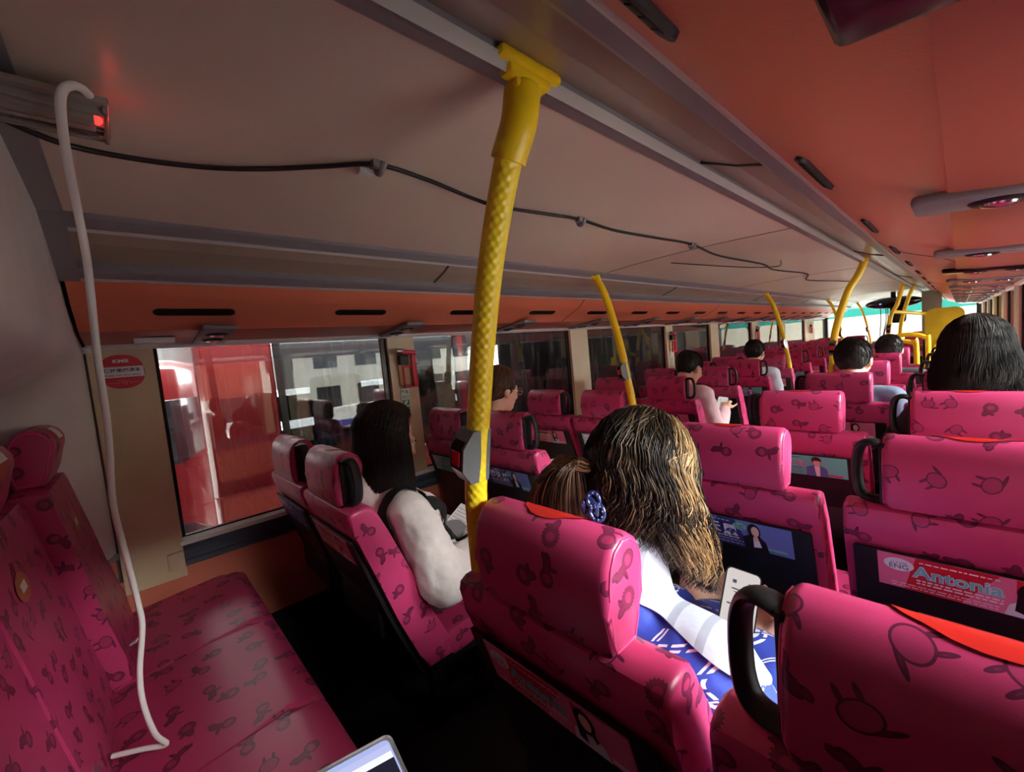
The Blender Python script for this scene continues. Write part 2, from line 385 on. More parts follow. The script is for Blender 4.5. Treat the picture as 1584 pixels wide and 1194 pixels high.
for side in (0, 1):
    f = (lambda p: p) if side == 0 else (lambda p: (mir(p[0]), p[1]))
    up = [ch(1.0), ch(.96, -.004), ch(.84, -.004), ch(.80), ch(.80, .03), ch(1.0, .03)]
    mb = MB(); ybar(mb, [f(p) for p in up], Y0, Y1-.45)
    ybar(mb, [f(p) for p in [ch(.80, -.003), ch(.775, -.006), ch(.77, .012), ch(.80, .012)]], Y0, Y1-.45, 1)
    trim(mb, [m_rail, m_bead])
    lo = [ch(.19), ch(.15, -.003), ch(.04, -.003), ch(.0), ch(.0, .03), ch(.19, .03)]
    mb = MB(); ybar(mb, [f(p) for p in lo], Y0, Y1-.45)
    ybar(mb, [f(p) for p in [ch(.03, -.004), ch(-.0, -.006), ch(-.015, .006), ch(.03, .006)]], Y0, Y1-.45, 1)
    trim(mb, [m_rail, m_bead])
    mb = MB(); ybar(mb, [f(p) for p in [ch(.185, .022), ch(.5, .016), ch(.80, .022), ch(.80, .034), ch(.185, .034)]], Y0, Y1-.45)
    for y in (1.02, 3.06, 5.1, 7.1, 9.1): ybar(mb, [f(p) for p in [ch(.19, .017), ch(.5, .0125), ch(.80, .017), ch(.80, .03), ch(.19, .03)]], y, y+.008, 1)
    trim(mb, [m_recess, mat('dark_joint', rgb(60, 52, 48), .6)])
    # curved orange cove and the glossy underside above the windows
    cove = [(-1.589, .297), (-1.618, .268), (-1.655, .243), (-1.70, .222), (-1.745, .204), (-1.775, .188), (-1.79, .178)]
    mb = MB(); strip(mb, [f((x, Z(z))) for x, z in cove], Y0, Y1-.3, .012, 0, -1 if side == 0 else 1)
    for y in (2.14, 4.3, 6.4, 8.5): strip(mb, [f((x, Z(z)-.0012)) for x, z in cove], y, y+.006, .004, 1, -1 if side == 0 else 1)
    trim(mb, [m_orange, mat('dark_joint', rgb(60, 52, 48), .6)])
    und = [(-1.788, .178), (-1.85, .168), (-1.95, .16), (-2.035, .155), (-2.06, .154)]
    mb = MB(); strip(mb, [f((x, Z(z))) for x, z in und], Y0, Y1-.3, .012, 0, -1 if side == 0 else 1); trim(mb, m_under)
    mb = MB(); ybar(mb, [f(p) for p in [(-2.055, Z(.158)), (-2.022, Z(.158)), (-2.018, Z(.148)), (-2.03, Z(.138)), (-2.055, Z(.138))]], Y0, Y1-.3)
    trim(mb, m_white)
    # body side: roof edge, lower panel, sill, kick panel
    s = 1 if side == 0 else -1
    X = XL if side == 0 else XR
    mb = MB()
    ybar(mb, [f(p) for p in [(-2.04, Z(-.69)), (-2.045, Z(-1.03)), (-2.10, Z(-1.03)), (-2.10, Z(-.69))]], -.6, Y1)
    ybar(mb, [f(p) for p in [(-2.06, Z(.165)), (-2.10, Z(.165)), (-2.10, Z(.60)), (-2.06, Z(.60))]], -.6, Y1, 1)
    ybar(mb, [f(p) for p in [(-2.045, Z(-1.03)), (-1.98, Z(-1.035)), (-1.96, 0), (-2.10, 0), (-2.10, Z(-1.03))]], -.6, Y1, 2)
    struct('wall_left' if side == 0 else 'wall_right', mb, [m_wallo, m_grey, m_black])
    mb = MB()
    ybar(mb, [f(p) for p in [(-2.05, Z(-.612)), (-2.02, Z(-.615)), (-2.008, Z(-.63)), (-2.008, Z(-.645)), (-2.014, Z(-.65)), (-2.014, Z(-.668)), (-2.006, Z(-.672)), (-2.006, Z(-.688)), (-2.02, Z(-.697)), (-2.10, Z(-.697)), (-2.10, Z(-.612))]], .086, Y1)
    trim(mb, m_sill)
    mb = MB(); ybar(mb, [f(p) for p in [(-2.05, Z(-.592)), (-2.022, Z(-.600)), (-2.016, Z(-.615)), (-2.06, Z(-.615))]], .08, Y1); trim(mb, m_white)
mb = MB(); mb.box(XL-.06, XR+.06, -1.0, Y1+.3, -2.35, -.06); struct('trim_42', mb, m_grey)      # lower body under the deck
mb = MB()
for xx in (XL-.05, XR+.002): mb.box(xx, xx+.048, -.6, -.088, 0, Z(.6))
struct('trim_43', mb, m_grey)
# roof skin over everything
mb = MB(); mb.box(XL-.06, XR+.06, -.6, Y1+.1, Z(.60), Z(.64)); struct('trim_16', mb, m_grey)

# rear wall: a moulded bowl behind the bench
mb = MB(); nx, nz = 48, 40; vs = []; fs = []
def sst(t): t = max(0, min(1, t)); return t*t*(3-2*t)
for j in range(nz+1):
    z = -.58+1.08*j/nz
    for i in range(nx+1):
        x = XL+.005+(XR-XL-.01)*i/nx
        dx = min(x-XL, XR-x); y = -.095-.28*sst((dx-.02)/.22)*sst((.14-z)/.24)
        vs.append((x, y, Z(z)))
for j in range(nz):
    for i in range(nx): a = j*(nx+1)+i; fs.append((a, a+1, a+nx+2, a+nx+1))
mb.add(vs, fs); mb.box(XL-.05, XR+.05, -.65, -.55, 0, Z(.64))
struct('wall_back', mb, m_rear)
mb = MB(); nx = 48; vs = []; fs = []
for z in (-1.34, -.60):
    for i in range(nx+1):
        x = XL+.005+(XR-XL-.01)*i/nx; dx = min(x-XL, XR-x); vs.append((x, -.10-.275*sst(dx/.2), Z(z)))
for i in range(nx): fs.append((i, i+1, i+nx+2, i+nx+1))
mb.add(vs, fs); struct('trim_17', mb, m_wallo)
mb = MB(); vs = []; fs = []
prof = [(0, -.575), (.018, -.580), (.018, -.602), (0, -.606)]
for (o, z) in prof:
    for i in range(nx+1):
        x = XL+.005+(XR-XL-.01)*i/nx; dx = min(x-XL, XR-x); vs.append((x, -.10-.275*sst(dx/.2)+o, Z(z)))
for j in range(3):
    for i in range(nx): a = j*(nx+1)+i; fs.append((a, a+1, a+nx+2, a+nx+1))
mb.add(vs, fs); struct('trim_18', mb, m_rail)
# dark rail closing the rear end of the ceiling
mb = MB()
for side in (0, 1):
    f = (lambda p: p) if side == 0 else (lambda p: (mir(p[0]), p[1]))
    ybar(mb, [f(p) for p in [ch(.0, -.008), ch(1.0, -.008), ch(1.0, .03), ch(.0, .03)]], Y0-.012, Y0+.030)
ybar(mb, [(x, z-.006) for x, z in cl]+[(x, z+.02) for x, z in cl[::-1]], Y0-.012, Y0+.030)
struct('trim_19', mb, m_rail)
mb = MB(); ybar(mb, [(-1.595, Z(.29)), (-1.338, Z(.394)), (-.462, Z(.394)), (-.205, Z(.29)), (-.205, Z(.6)), (-1.595, Z(.6))], Y0-.03, Y0-.012); struct('trim_20', mb, m_black)
# small white latch in the rear corner
# pillars between the side windows
PILL = [(-.088, .088), (1.018, 1.172), (2.525, 2.74), (4.055, 4.20), (5.165, 5.405), (6.63, 6.90), (8.02, 8.30), (9.62, 10.35)]
for side in (0, 1):
    f = (lambda p: p) if side == 0 else (lambda p: (mir(p[0]), p[1]))
    for k, (a, b) in enumerate(PILL):
        zb = -.735 if k < 1 else -.70
        mb = MB(); ybar(mb, [f(p) for p in [(-2.10, Z(.158)), (-2.034, Z(.158)), (-2.030, Z(-.3)), (-2.026, Z(zb)), (-2.10, Z(zb))]], a, b)
        if k == 0:
            M = None
            mb.rbox(-2.03 if side == 0 else mir(-2.018), -2.018 if side == 0 else mir(-2.03), .035, .086, Z(-.70), Z(-.635), .004)
        struct('trim_%d' % (21+k+side*10), mb, m_pillar)
WIN = [(PILL[i][1], PILL[i+1][0]) for i in range(len(PILL)-1)]+[(10.35, 11.35)]
wn_ = 1
for side in (0, 1):
    for wi, (a, b) in enumerate(WIN):
        if side == 1 and wi == 0: a = .43  # unseen rear right window starts further forward to dim the bench and nearest seat
        sgn = 1 if side == 0 else -1
        x = -2.062 if side == 0 else mir(-2.062)
        mb = MB(); w = .012
        z0, z1 = Z(-.60), Z(.148)
        # dark rubber edge, wider at the forward side
        for (ya, yb, za, zb) in ((a, a+w, z0, z1), (b-.03, b, z0, z1), (a, b, z0, z0+w), (a, b, z1-.008, z1)):
            mb.box(x-.008, x+.008, ya, yb, za, zb)
        fr = struct('window_%d' % wn_, mb, m_gloss_black)
        g = MB(); g.box(x-.002, x+.002, a+.004, b-.004, z0+.004, z1-.004); g.build('window_pane', m_glass if side == 0 else m_glassr, fr)
        wn_ += 1
mb = MB(); mb.box(XR+.004, XR+.05, .08, .435, Z(-.69), Z(.158)); struct('trim_40', mb, m_pillar)  # unseen panel added beside the shortened window to block light from the rear seats
# front end: windscreen, dash, header
mb = MB(); mb.box(XL, XR, Y1-.05, Y1+.1, 0, Z(-.42)); mb.box(XL, XR, Y1-.35, Y1+.05, Z(-.46), Z(-.42)); struct('wall_front', mb, m_grey)
mb = MB()
for (xa, xb) in ((XL-.05, XL+.03), (XR-.05, XR+.05)): mb.box(xa, xb, Y1-.05, Y1+.08, Z(-.42), Z(.6))
mb.box(XL, XR, Y1-.05, Y1+.08, Z(.36), Z(.6))
fr = struct('window_%d' % wn_, mb, m_gloss_black)
g = MB(); g.box(XL+.03, XR-.05, Y1, Y1+.006, Z(-.42), Z(.36)); g.build('window_pane', m_glassr, fr)
g = MB(); g.box(XL+.03, XR-.05, Y1-.004, Y1-.001, Z(.125), Z(.36)); g.build('sun_band', pane_glass('teal_film', (.25, .72, .74, 1), .4), fr)
hd = []
for i in range(9):
    t = i/8; hd.append((t, .40-.11*sst(t)))
mb = MB(); vs = []; fs = []
for t, z in hd:
    vs += [(XL, Y1-1.1+1.05*t, Z(z)), (XR, Y1-1.1+1.05*t, Z(z))]
for i in range(8): fs.append((2*i, 2*i+1, 2*i+3, 2*i+2))
mb.add(vs, fs); struct('trim_41', mb, m_ceil)
# ------------------------------------------------------------------ bus seats
SX = {'Lw': -1.80, 'La': -1.365, 'M': -.435, 'R': .019}
ROW0, PITCHY = .405, .75
HEADP = [(.060, .938), (.072, .965), (.080, 1.0), (.090, 1.035), (.090, 1.056), (.080, 1.076), (.062, 1.089), (.040, 1.092), (.018, 1.082), (.004, 1.060), (-.002, 1.035), (-.003, 1.0), (-.001, .955), (.006, .938)]
BACKP = [(.30, .36), (.275, .44), (.222, .56), (.160, .73), (.112, .85), (.088, .91), (.074, .932), (.050, .940), (.018, .938), (.004, .930), (.000, .915), (.012, .868), (.020, .848), (.060, .73), (.115, .56), (.170, .42), (.20, .36)]
CUSHP = [(.24, .40), (.24, .425), (.30, .442), (.45, .458), (.58, .470), (.625, .468), (.650, .452), (.658, .425), (.650, .385), (.62, .362), (.30, .345)]
def hl(prof, s):   # point and outward normal at a share s of a profile line
    P = [Vector(p) for p in prof]; seg = [(P[i+1]-P[i]).length for i in range(len(P)-1)]; tot = sum(seg); d = s*tot
    for i, l in enumerate(seg):
        if d <= l or i == len(seg)-1:
            t = (P[i+1]-P[i]).normalized(); return P[i]+t*d, Vector((t.y, -t.x))
        d -= l
CARD = {}
def make_card(kind):
    """advert card stuck below the back cushion; x across, y up, drawn facing -y of the seat"""
    W_, H_ = .292, .084
    zc = .797
    mb = MB()
    def P(u, v, d=0): return (u, .006+(.842-(zc+v))*.3083-.0026-d, zc+v)
    def poly(pts, mi, d): mb.add([P(u, v, d) for u, v in pts], [tuple(range(len(pts)))], mi, smooth=False)
    def ell(cx, cy, rx, ry, mi, d, n=22): poly([(cx+rx*math.cos(2*PI*k/n), cy+ry*math.sin(2*PI*k/n)) for k in range(n)], mi, d)
    def text(s, cx, cy, w, mi, d, shear=0, bold=.0):
        v, f = text_mesh(s, 1, shear, bold)
        x0 = min(p.x for p in v); x1 = max(p.x for p in v); k = w/(x1-x0); yc = (min(p.y for p in v)+max(p.y for p in v))/2; xc = (x0+x1)/2
        mb.add([P(cx+(p.x-xc)*k, cy+(p.y-yc)*k, d) for p in v], f, mi, smooth=False)
    def lines(x0, x1, ys, mi, d, h=.0022, seed=1):
        r = random.Random(seed)
        for y in ys:
            x = x0
            while x < x1:
                l = r.uniform(.004, .014); poly([(x, y), (min(x+l, x1), y), (min(x+l, x1), y+h), (x, y+h)], mi, d); x += l+.0025
    hw, hh = W_/2, H_/2
    # the card itself, 1.5 mm thick
    a = [P(-hw, -hh, 0), P(hw, -hh, 0), P(hw, hh, 0), P(-hw, hh, 0)]; b = [(x, y+.0026, z) for x, y, z in a]
    mb.add(a+b, [(0,1,2,3), (7,6,5,4), (0,4,5,1), (1,5,6,2), (2,6,7,3), (3,7,4,0)], 0, smooth=False)
    e = .0004
    if kind == 'pink':
        cols = [rgb(232, 120, 158), rgb(206, 32, 48), rgb(236, 240, 244), rgb(122, 206, 204), rgb(255, 232, 236), rgb(28, 22, 24), rgb(238, 190, 168), rgb(90, 110, 130)]
        poly([(-.085, hh), (.06, hh), (.035, -hh), (-.105, -hh)], 1, e)
        poly([(.03, hh), (.05, hh), (.05, -hh), (-.02, -hh)], 0, e*1.5)
        ell(-.112, .018, .024, .016, 2, e*2); text('ENG', -.112, .013, .030, 7, e*3, bold=.01); text('S1-6 DSE', -.112, .022, .026, 7, e*3)
        text('Antonia', -.028, .009, .128, 2, e*3, bold=.045); text('Antonia', -.028, .009, .126, 3, e*4, bold=.02)
        lines(-.08, .03, (.031,), 4, e*3, .003, 3); lines(-.085, .035, (-.014, -.021), 4, e*3, .0035, 4); lines(-.125, .03, (-.030, -.036), 4, e*3, .002, 5)
        hx = .068
        poly([(hx-.032, -hh), (hx-.026, -.016), (hx-.012, -.004), (hx+.014, -.004), (hx+.027, -.016), (hx+.034, -hh)], 2, e*2)
        ell(hx+.001, .014, .018, .025, 5, e*3); poly([(hx-.016, .012), (hx-.019, -.028), (hx-.004, -.034), (hx-.002, .005)], 5, e*3.3); poly([(hx+.01, .012), (hx+.021, -.012), (hx+.014, -.02), (hx+.006, .0)], 5, e*3.3)
        ell(hx+.003, .014, .0105, .016, 6, e*4)
        poly([(.104, -.036), (.138, -.036), (.138, -.026), (.104, -.026)], 4, e*2)
    elif kind == 'blue':
        cols = [rgb(112, 128, 206), rgb(40, 48, 128), rgb(240, 244, 250), rgb(128, 214, 190), rgb(214, 222, 246), rgb(20, 20, 26), rgb(240, 200, 184), rgb(40, 60, 90)]
        poly([(-.125, hh), (.015, hh), (.045, -hh), (-.145, -hh)], 1, e); poly([(-.06, hh), (-.03, hh), (-.05, -.0), (-.09, .01)], 0, e*1.4)
        ell(-.122, .016, .018, .017, 3, e*2)
        text('廖', -.083, .012, .036, 2, e*3, bold=.02); text('天', -.043, .008, .036, 2, e*3, bold=.03); text('恩', -.001, .004, .040, 2, e*3, bold=.03)
        ell(.026, .024, .017, .011, 3, e*3.5); lines(.014, .038, (.027, .022, .017), 7, e*4, .002, 8)
        lines(-.105, .02, (-.018,), 2, e*3, .004, 9); lines(-.10, .03, (-.026, -.035), 4, e*3, .0025, 10); lines(-.07, .0, (.033,), 4, e*3, .0025, 11)
        hx = .060
        poly([(hx-.026, -hh), (hx-.030, -.006), (hx-.008, .006), (hx+.012, .004), (hx+.026, -.012), (hx+.030, -hh)], 5, e*3)
        ell(hx, .018, .0155, .022, 5, e*3.4); poly([(hx-.004, -.004), (hx+.008, -.002), (hx+.014, -.03), (hx-.006, -.034)], 2, e*4); ell(hx+.003, .017, .0095, .015, 6, e*4.4); poly([(hx-.004, .0), (hx+.006, .004), (hx+.01, -.01), (hx+.0, -.012)], 6, e*4.6)
        poly([(.084, -.033), (.132, -.033), (.132, -.026), (.084, -.026)], 3, e*2)
    else:
        cols = [rgb(98, 206, 192), rgb(206, 40, 96), rgb(238, 226, 232), rgb(84, 112, 172), rgb(60, 110, 112), rgb(22, 22, 28), rgb(226, 178, 156), rgb(140, 218, 208)]
        poly([(-hw, hh), (-.05, hh), (-.10, -hh), (-hw, -hh)], 7, e)
        ell(-.115, .018, .020, .018, 2, e*2); lines(-.127, -.104, (.021, .014), 1, e*3, .003, 21)
        text('Dash Yiu', -.040, .008, .118, 2, e*3, .35, .03); text('Dash Yiu', -.040, .008, .116, 1, e*4, .35, .0)
        lines(-.06, .0, (.032,), 5, e*3, .003, 22); lines(-.075, .005, (-.014,), 4, e*3, .004, 23); lines(-.10, .01, (-.024, -.033), 4, e*3, .002, 24)
        hx = .050
        poly([(hx-.034, -hh), (hx-.032, -.006), (hx-.010, .004), (hx+.016, .004), (hx+.034, -.008), (hx+.038, -hh)], 3, e*3)
        poly([(hx-.006, .002), (hx+.012, .002), (hx+.010, -hh), (hx-.002, -hh)], 2, e*4)
        ell(hx+.002, .026, .0155, .015, 5, e*4.2); ell(hx+.003, .016, .011, .016, 6, e*4.6); poly([(hx-.013, .024), (hx+.017, .024), (hx+.014, .036), (hx-.008, .036)], 5, e*5)
        poly([(.088, -.036), (.132, -.038), (.132, -.031), (.088, -.029)], 1, e*2)
    ms = [mat('card_%s_%d' % (kind, i), c, .35, coat=.2) for i, c in enumerate(cols)]
    o = mb.build('advert_card', ms, None, autosmooth=0); o['label'] = {'pink': 'pink advert card', 'blue': 'blue advert card', 'teal': 'teal advert card'}[kind]
    CARD[kind] = o.data; COL.objects.unlink(o); bpy.data.objects.remove(o)
SEATMESH = {}
def seat_meshes():
    def keep(mb, n, m, **k):
        o = mb.build(n, m, **k); SEATMESH[n] = o.data; bpy.data.objects.remove(o)
    mb = profile_bar(HEADP, -.135, .135, .013, 4)
    for q in (-1, 1): mb.tube([(q*.1338, .043+(y-.043)*.80, 1.016+(z-1.016)*.90) for y, z in HEADP+HEADP[:1]], .0022, 6, 1, cap=False)
    keep(mb, 'headrest', [PINK, m_plainpink])
    mb = profile_bar(BACKP, -.205, .205, .011)
    keep(mb, 'backrest', PINK)
    bb = [((.070+(y-.070)*.45) if i < 7 else y*.45, z) for i, (y, z) in enumerate(BACKP)]
    o_ = [(y, z) for y, z in bb]
    mb = profile_bar(o_, -.230, .230, .022, 4)
    keep(mb, 'bench_back', PINK); SEATMESH['bench_back'].name = 'backrest'
    keep(profile_bar(CUSHP, -.205, .205, .018), 'seat_cushion', PINK)
    # black shell behind the lower back
    sh = [(.014, .842), (.055, .722), (.112, .552), (.168, .405), (.185, .345), (.176, .34), (.155, .405), (.100, .548), (.043, .722), (.006, .842)]
    mb = profile_bar(sh, -.188, .188, .003, 1)
    mb.rbox(-.150, .150, .075, .09, .50, .66, .006, M=Matrix.Translation((0, .0, 0)))
    keep(mb, 'back_shell', m_black)
    # grab handle on the right-hand side of the headrest
    def handle(s):
        mb = MB()
        mb.tube(catmull([(s*.128, .036, 1.062), (s*.150, .036, 1.074), (s*.170, .042, 1.068), (s*.180, .046, 1.044), (s*.183, .048, 1.005), (s*.180, .046, .968), (s*.170, .042, .950), (s*.150, .038, .945), (s*.128, .036, .95)], 5), .0085, 12, flat=1.9, up=(1, 0, 0))
        mb.rbox(min(s*.128, s*.142), max(s*.128, s*.142), .016, .062, .942, 1.076, .005)
        return mb
    keep(handle(1), 'grab_handle', m_black); SEATMESH['grab_handle_right'] = SEATMESH['grab_handle']
    keep(handle(-1), 'grab_handle', m_black); SEATMESH['grab_handle_left'] = SEATMESH['grab_handle']
    mb = MB(); mb.rbox(-.17, .17, .24, .60, .30, .352, .01)
    mb.rbox(-.02, .02, .30, .36, 0, .31, .005); mb.rbox(-.02, .02, .50, .56, 0, .31, .005); mb.rbox(-.05, .05, .25, .60, 0, .02, .005)
    keep(mb, 'seat_frame', m_black)
    # red oval label over the front edge of the headrest, with a white band
    front = HEADP[2:9]
    mb = MB(); vs = []; fs = []; n = 26; rings = 5; sc_, ru, rs = .50, .070, .40
    def at(u, s, d):
        p, nn = hl(front, max(0, min(1, s))); return (u, p.x+nn.x*d, p.y+nn.y*d)
    vs.append(at(0, sc_, .0022))
    for r in range(1, rings+1):
        for k in range(n): a = 2*PI*k/n; vs.append(at(ru*r/rings*math.cos(a), sc_+rs*r/rings*math.sin(a), .0022))
    for k in range(n): fs.append((0, 1+k, 1+(k+1) % n))
    for r in range(rings-1):
        for k in range(n): a = 1+r*n+k; b = 1+r*n+(k+1) % n; fs.append((a, a+n, b+n, b))
    mb.add(vs, fs)
    vs = []; fs = []
    for j in range(5):
        for i in range(2): vs.append(at(-.045+.09*i, sc_-.12+.24*j/4, .0034))
    for j in range(4): fs.append((2*j, 2*j+1, 2*j+3, 2*j+2))
    mb.add(vs, fs, 1)
    keep(mb, 'headrest_label', [mat('label_red', rgb(190, 34, 28), .35), mat('label_white', rgb(240, 236, 230), .4)])
seat_meshes()
for k_ in ('pink', 'blue', 'teal'): make_card(k_)
def part(name, me, parent, label=None):
    o = bpy.data.objects.new(name, me); COL.objects.link(o); o.parent = parent
    if label: o['label'] = label
    return o
ADS = {'pink': 'pink advert card', 'blue': 'blue advert card', 'teal': 'teal advert card'}
ORD = ['first', 'second', 'third', 'fourth', 'fifth', 'sixth', 'seventh', 'eighth', 'ninth', 'tenth', 'eleventh', 'twelfth', 'thirteenth', 'fourteenth']
def make_seat(col, n, ad, handle, label, y=None):
    y = ROW0+PITCHY*n if y is None else y
    t = thing('bus_chair', label, 'seat', (SX[col], y, 0), 0, 'pink bus seats in rows')
    for q in ('seat_frame', 'seat_cushion', 'back_shell', 'backrest', 'headrest'): part(q, SEATMESH[q], t)
    lb = part('headrest_label', SEATMESH['headrest_label'], t, 'red oval label with a white band')
    if ad: part('advert_card', CARD[ad], t, ADS[ad])
    if handle: part('grab_handle', SEATMESH['grab_handle_'+handle], t)
    return t
ad_l = {0: ('blue', 'pink'), 1: ('teal', 'blue'), 2: ('pink', 'teal'), 3: ('pink', 'pink'), 4: ('teal', 'blue'), 5: ('blue', 'teal'), 6: ('pink', 'pink'), 7: ('blue', 'teal')}
cyc = ['pink', 'blue', 'teal']
ad_m = {0: 'pink', 1: 'blue', 2: 'teal', 3: 'pink', 4: 'blue', 5: 'teal', 6: 'pink'}
for n in range(14):
    aw, aa = ad_l.get(n, (cyc[n % 3], cyc[(n+1) % 3]))
    tw = ', %s advert card' % aw if n in (0, 1, 2) else ''
    ta = ', %s advert card' % aa if n in (0, 1, 2, 4, 5) else ''
    make_seat('Lw', n, aw, 'right', 'pink left window seat, %s row ahead of the rear bench%s' % (ORD[n], tw))
    pole = n in (2, 6, 10)
    make_seat('La', n, aa, None if pole else 'right', 'pink left aisle seat, %s row ahead of the rear bench%s' % (ORD[n], ta))
rows_r = [0, 1, 2, 3, 4, 5, 6]
for n in rows_r:
    ta = ', %s advert card' % ad_m[n] if n in (0, 1, 2, 3) else ''
    make_seat('M', n, ad_m[n], None if n in (0, 4) else 'left', 'pink right aisle seat, %s row ahead of the rear bench%s' % (ORD[n], ta))
    ar = 'pink' if n == 1 else cyc[(n+2) % 3]
    tr = ', %s advert card' % ar if n == 1 else ''
    make_seat('R', n, ar, 'left', 'pink right window seat, %s row ahead of the rear bench%s' % (ORD[n], tr))
for n in (11, 12, 13):
    make_seat('M', n, 'pink', 'left', 'pink right aisle seat ahead of the staircase, %s row from the windscreen' % ORD[13-n])
    make_seat('R', n, 'teal', 'left', 'pink right window seat ahead of the staircase, %s row from the windscreen' % ORD[13-n])
# the rear bench: separate backs on one raised step
for k, x in enumerate((-1.80, -1.315, -.835)):
    t = thing('bench_chair', ['pink rear bench seat against the left wall', 'pink rear bench seat second from the left wall, white cable on its cushion', 'pink rear bench seat third from the left wall'][k], 'seat', (x, -.250 if k == 0 else -.292, .14), 0, 'rear bench places')
    for q in ('backrest', 'headrest'):
        o = part(q, SEATMESH['bench_back' if q == 'backrest' else q], t); o.location.z = .02
    c = part('seat_cushion', SEATMESH['seat_cushion'], t); c.scale = (1.155, 1.10, .95); c.location = (0, -.20 if k == 0 else -.158, -.03)
    f = part('seat_frame', SEATMESH['seat_frame'], t); f.location = (0, -.11 if k == 0 else -.045, -.045)
    o = part('headrest_label', SEATMESH['headrest_label'], t, 'red oval label with a white band'); o.location.z = .02
    # oval sticker on the front of the back cushion
    mb = MB(); n_ = 24
    def fb(u, s):
        p, nn = hl([(.070+(y-.070)*.45, z) for y, z in BACKP[3:6]], s); return (u, p.x+nn.x*.002, p.y+.02+nn.y*.002)
    vs = [fb(.0, .45)]+[fb(.05*math.cos(2*PI*i/n_), .45+.16*math.sin(2*PI*i/n_)) for i in range(n_)]
    mb.add([(x_+.06, y_, z_) for x_, y_, z_ in vs], [(0, 1+i, 1+(i+1) % n_) for i in range(n_)])
    vs = [fb(-.022, .40), fb(.022, .40), fb(.022, .5), fb(-.022, .5)]; mb.add([(x_+.06, y_+.001, z_) for x_, y_, z_ in vs], [(0,1,2,3)], 1)
    mb.build('sticker', [mat('sticker_orange', rgb(196, 110, 74), .35), mat('label_white', rgb(240, 236, 230), .4)], t)
# ------------------------------------------------------------------ slots, reading light panels, ceiling things
def slot(x, y, label, length=.215, tilt=0.0, idx=0):
    mb = MB(); bm = bmesh.new()
    n = 10; h = .0165; pts = []
    for k in range(n+1): a = -PI/2+PI*k/n; pts.append((length/2-h+h*math.cos(a), h*math.sin(a)))
    for k in range(n+1): a = PI/2+PI*k/n; pts.append((-length/2+h+h*math.cos(a), h*math.sin(a)))
    R = Matrix.Rotation(tilt, 4, 'Y')
    t = thing('air_vent', label, 'vent', (x, y, 0), 0, 'black air slots along the cove')
    return t, pts
def place_slots(side):
    # the cove line in (x, z); slots sit flush on it
    for k in range(20):
        y = .194+.553*k
        if y > 10.8: break
        if side == 0: x, z, nx_, nz_ = -1.688, .2265, .47, -.88
        else: x, z, nx_, nz_ = mir(-1.636), .2535, -.62, -.78; y = .265+.62*k
        if y > 10.8: break
        lab = '%s black air slot from the rear in the %s orange cove' % (ORD[k] if k < 14 else ['fifteenth', 'sixteenth', 'seventeenth', 'eighteenth', 'nineteenth', 'twentieth'][k-14], 'left' if side == 0 else 'right')
        t, pts = slot(0, 0, lab)
        n = Vector((nx_, 0, nz_)).normalized(); u = Vector((0, 1, 0)); v = n.cross(u)
        M = Matrix(((u.x, v.x, n.x, x), (u.y, v.y, n.y, y), (u.z, v.z, n.z, Z(z)), (0, 0, 0, 1)))
        t.location = M.to_translation(); Rm = M.to_3x3().to_4x4()
        if side == 1: sc = .6
        else: sc = 1.0
        a = MB(); a.prism([(p, q*sc) for p, q in pts], -.004, .0035, 'xy', M=Rm); a.build('vent_frame', m_black, t)
        b = MB(); L_ = .09
        b.box(-L_, L_, -.0045*sc, .0045*sc, .0035, .0045, M=Rm)
        for q in range(9): b.box(-L_+.02*q+.009, -L_+.02*q+.011, -.006*sc, .006*sc, .0045, .0055, M=Rm)
        b.build('vent_slats', mat('vent_dark', rgb(8, 8, 8), .6), t)
place_slots(0); place_slots(1)
def reading_panel(side, y, k, black):
    s = 1 if side == 0 else -1; xc = -1.845 if side == 0 else .097
    lab = '%s %s reading light panel from the rear under the %s cove' % (ORD[k], 'black' if black else 'grey', 'left' if side == 0 else 'right')
    t = thing('reading_light_panel', lab, 'light panel', (xc, y, Z(.167)), 0, 'reading light panels under the coves')
    m = m_gloss_black if black else m_grey
    R = Matrix.Rotation(-.09*s, 4, 'Y')
    mb = MB(); mb.rbox(-.15, .15, -.05, .05, -.012, .006, .007, 3, M=R); mb.build('housing', m, t)
    for q, dx in enumerate((-.055, .055)):
        r = MB(); r.lathe([(.030, -.030), (.034, -.027), (.034, -.020), (.030, -.020)], 24, R @ Matrix.Translation((dx, 0, .014))); nz = r.build('air_nozzle', m_black, t)
        c = MB(); c.lathe([(.004, -.036), (.020, -.033), (.024, -.024), (.020, -.022)], 20, R @ Matrix.Translation((dx, 0, .014))); c.build('nozzle_ball', m_chrome, nz)
    l = MB(); l.lathe([(.002, -.033), (.011, -.031), (.013, -.024)], 16, R @ Matrix.Translation((-.125*s, .012, .014))); l.build('lamp_lens', m_white, t)
for k in range(13):
    reading_panel(0, .255+.75*k, k, False)
    reading_panel(1, (.300+.67*k if k < 2 else 1.79+.75*(k-2)), k, k in (0, 3))
o = MB(); o.rbox(-1.925, -1.875, .035, .145, Z(.145), Z(.165), .004); tag(o.build('marker_strip', m_white), 'small white strip under the left cove beside the rear window', 'strip')
o = MB(); o.rbox(-2.046, -2.016, -.098, -.075, Z(.128), Z(.150), .003); o.rbox(-2.044, -1.99, -.094, -.084, Z(.134), Z(.143), .003); tag(o.build('latch', m_white), 'small white latch in the rear left corner above the window', 'latch')

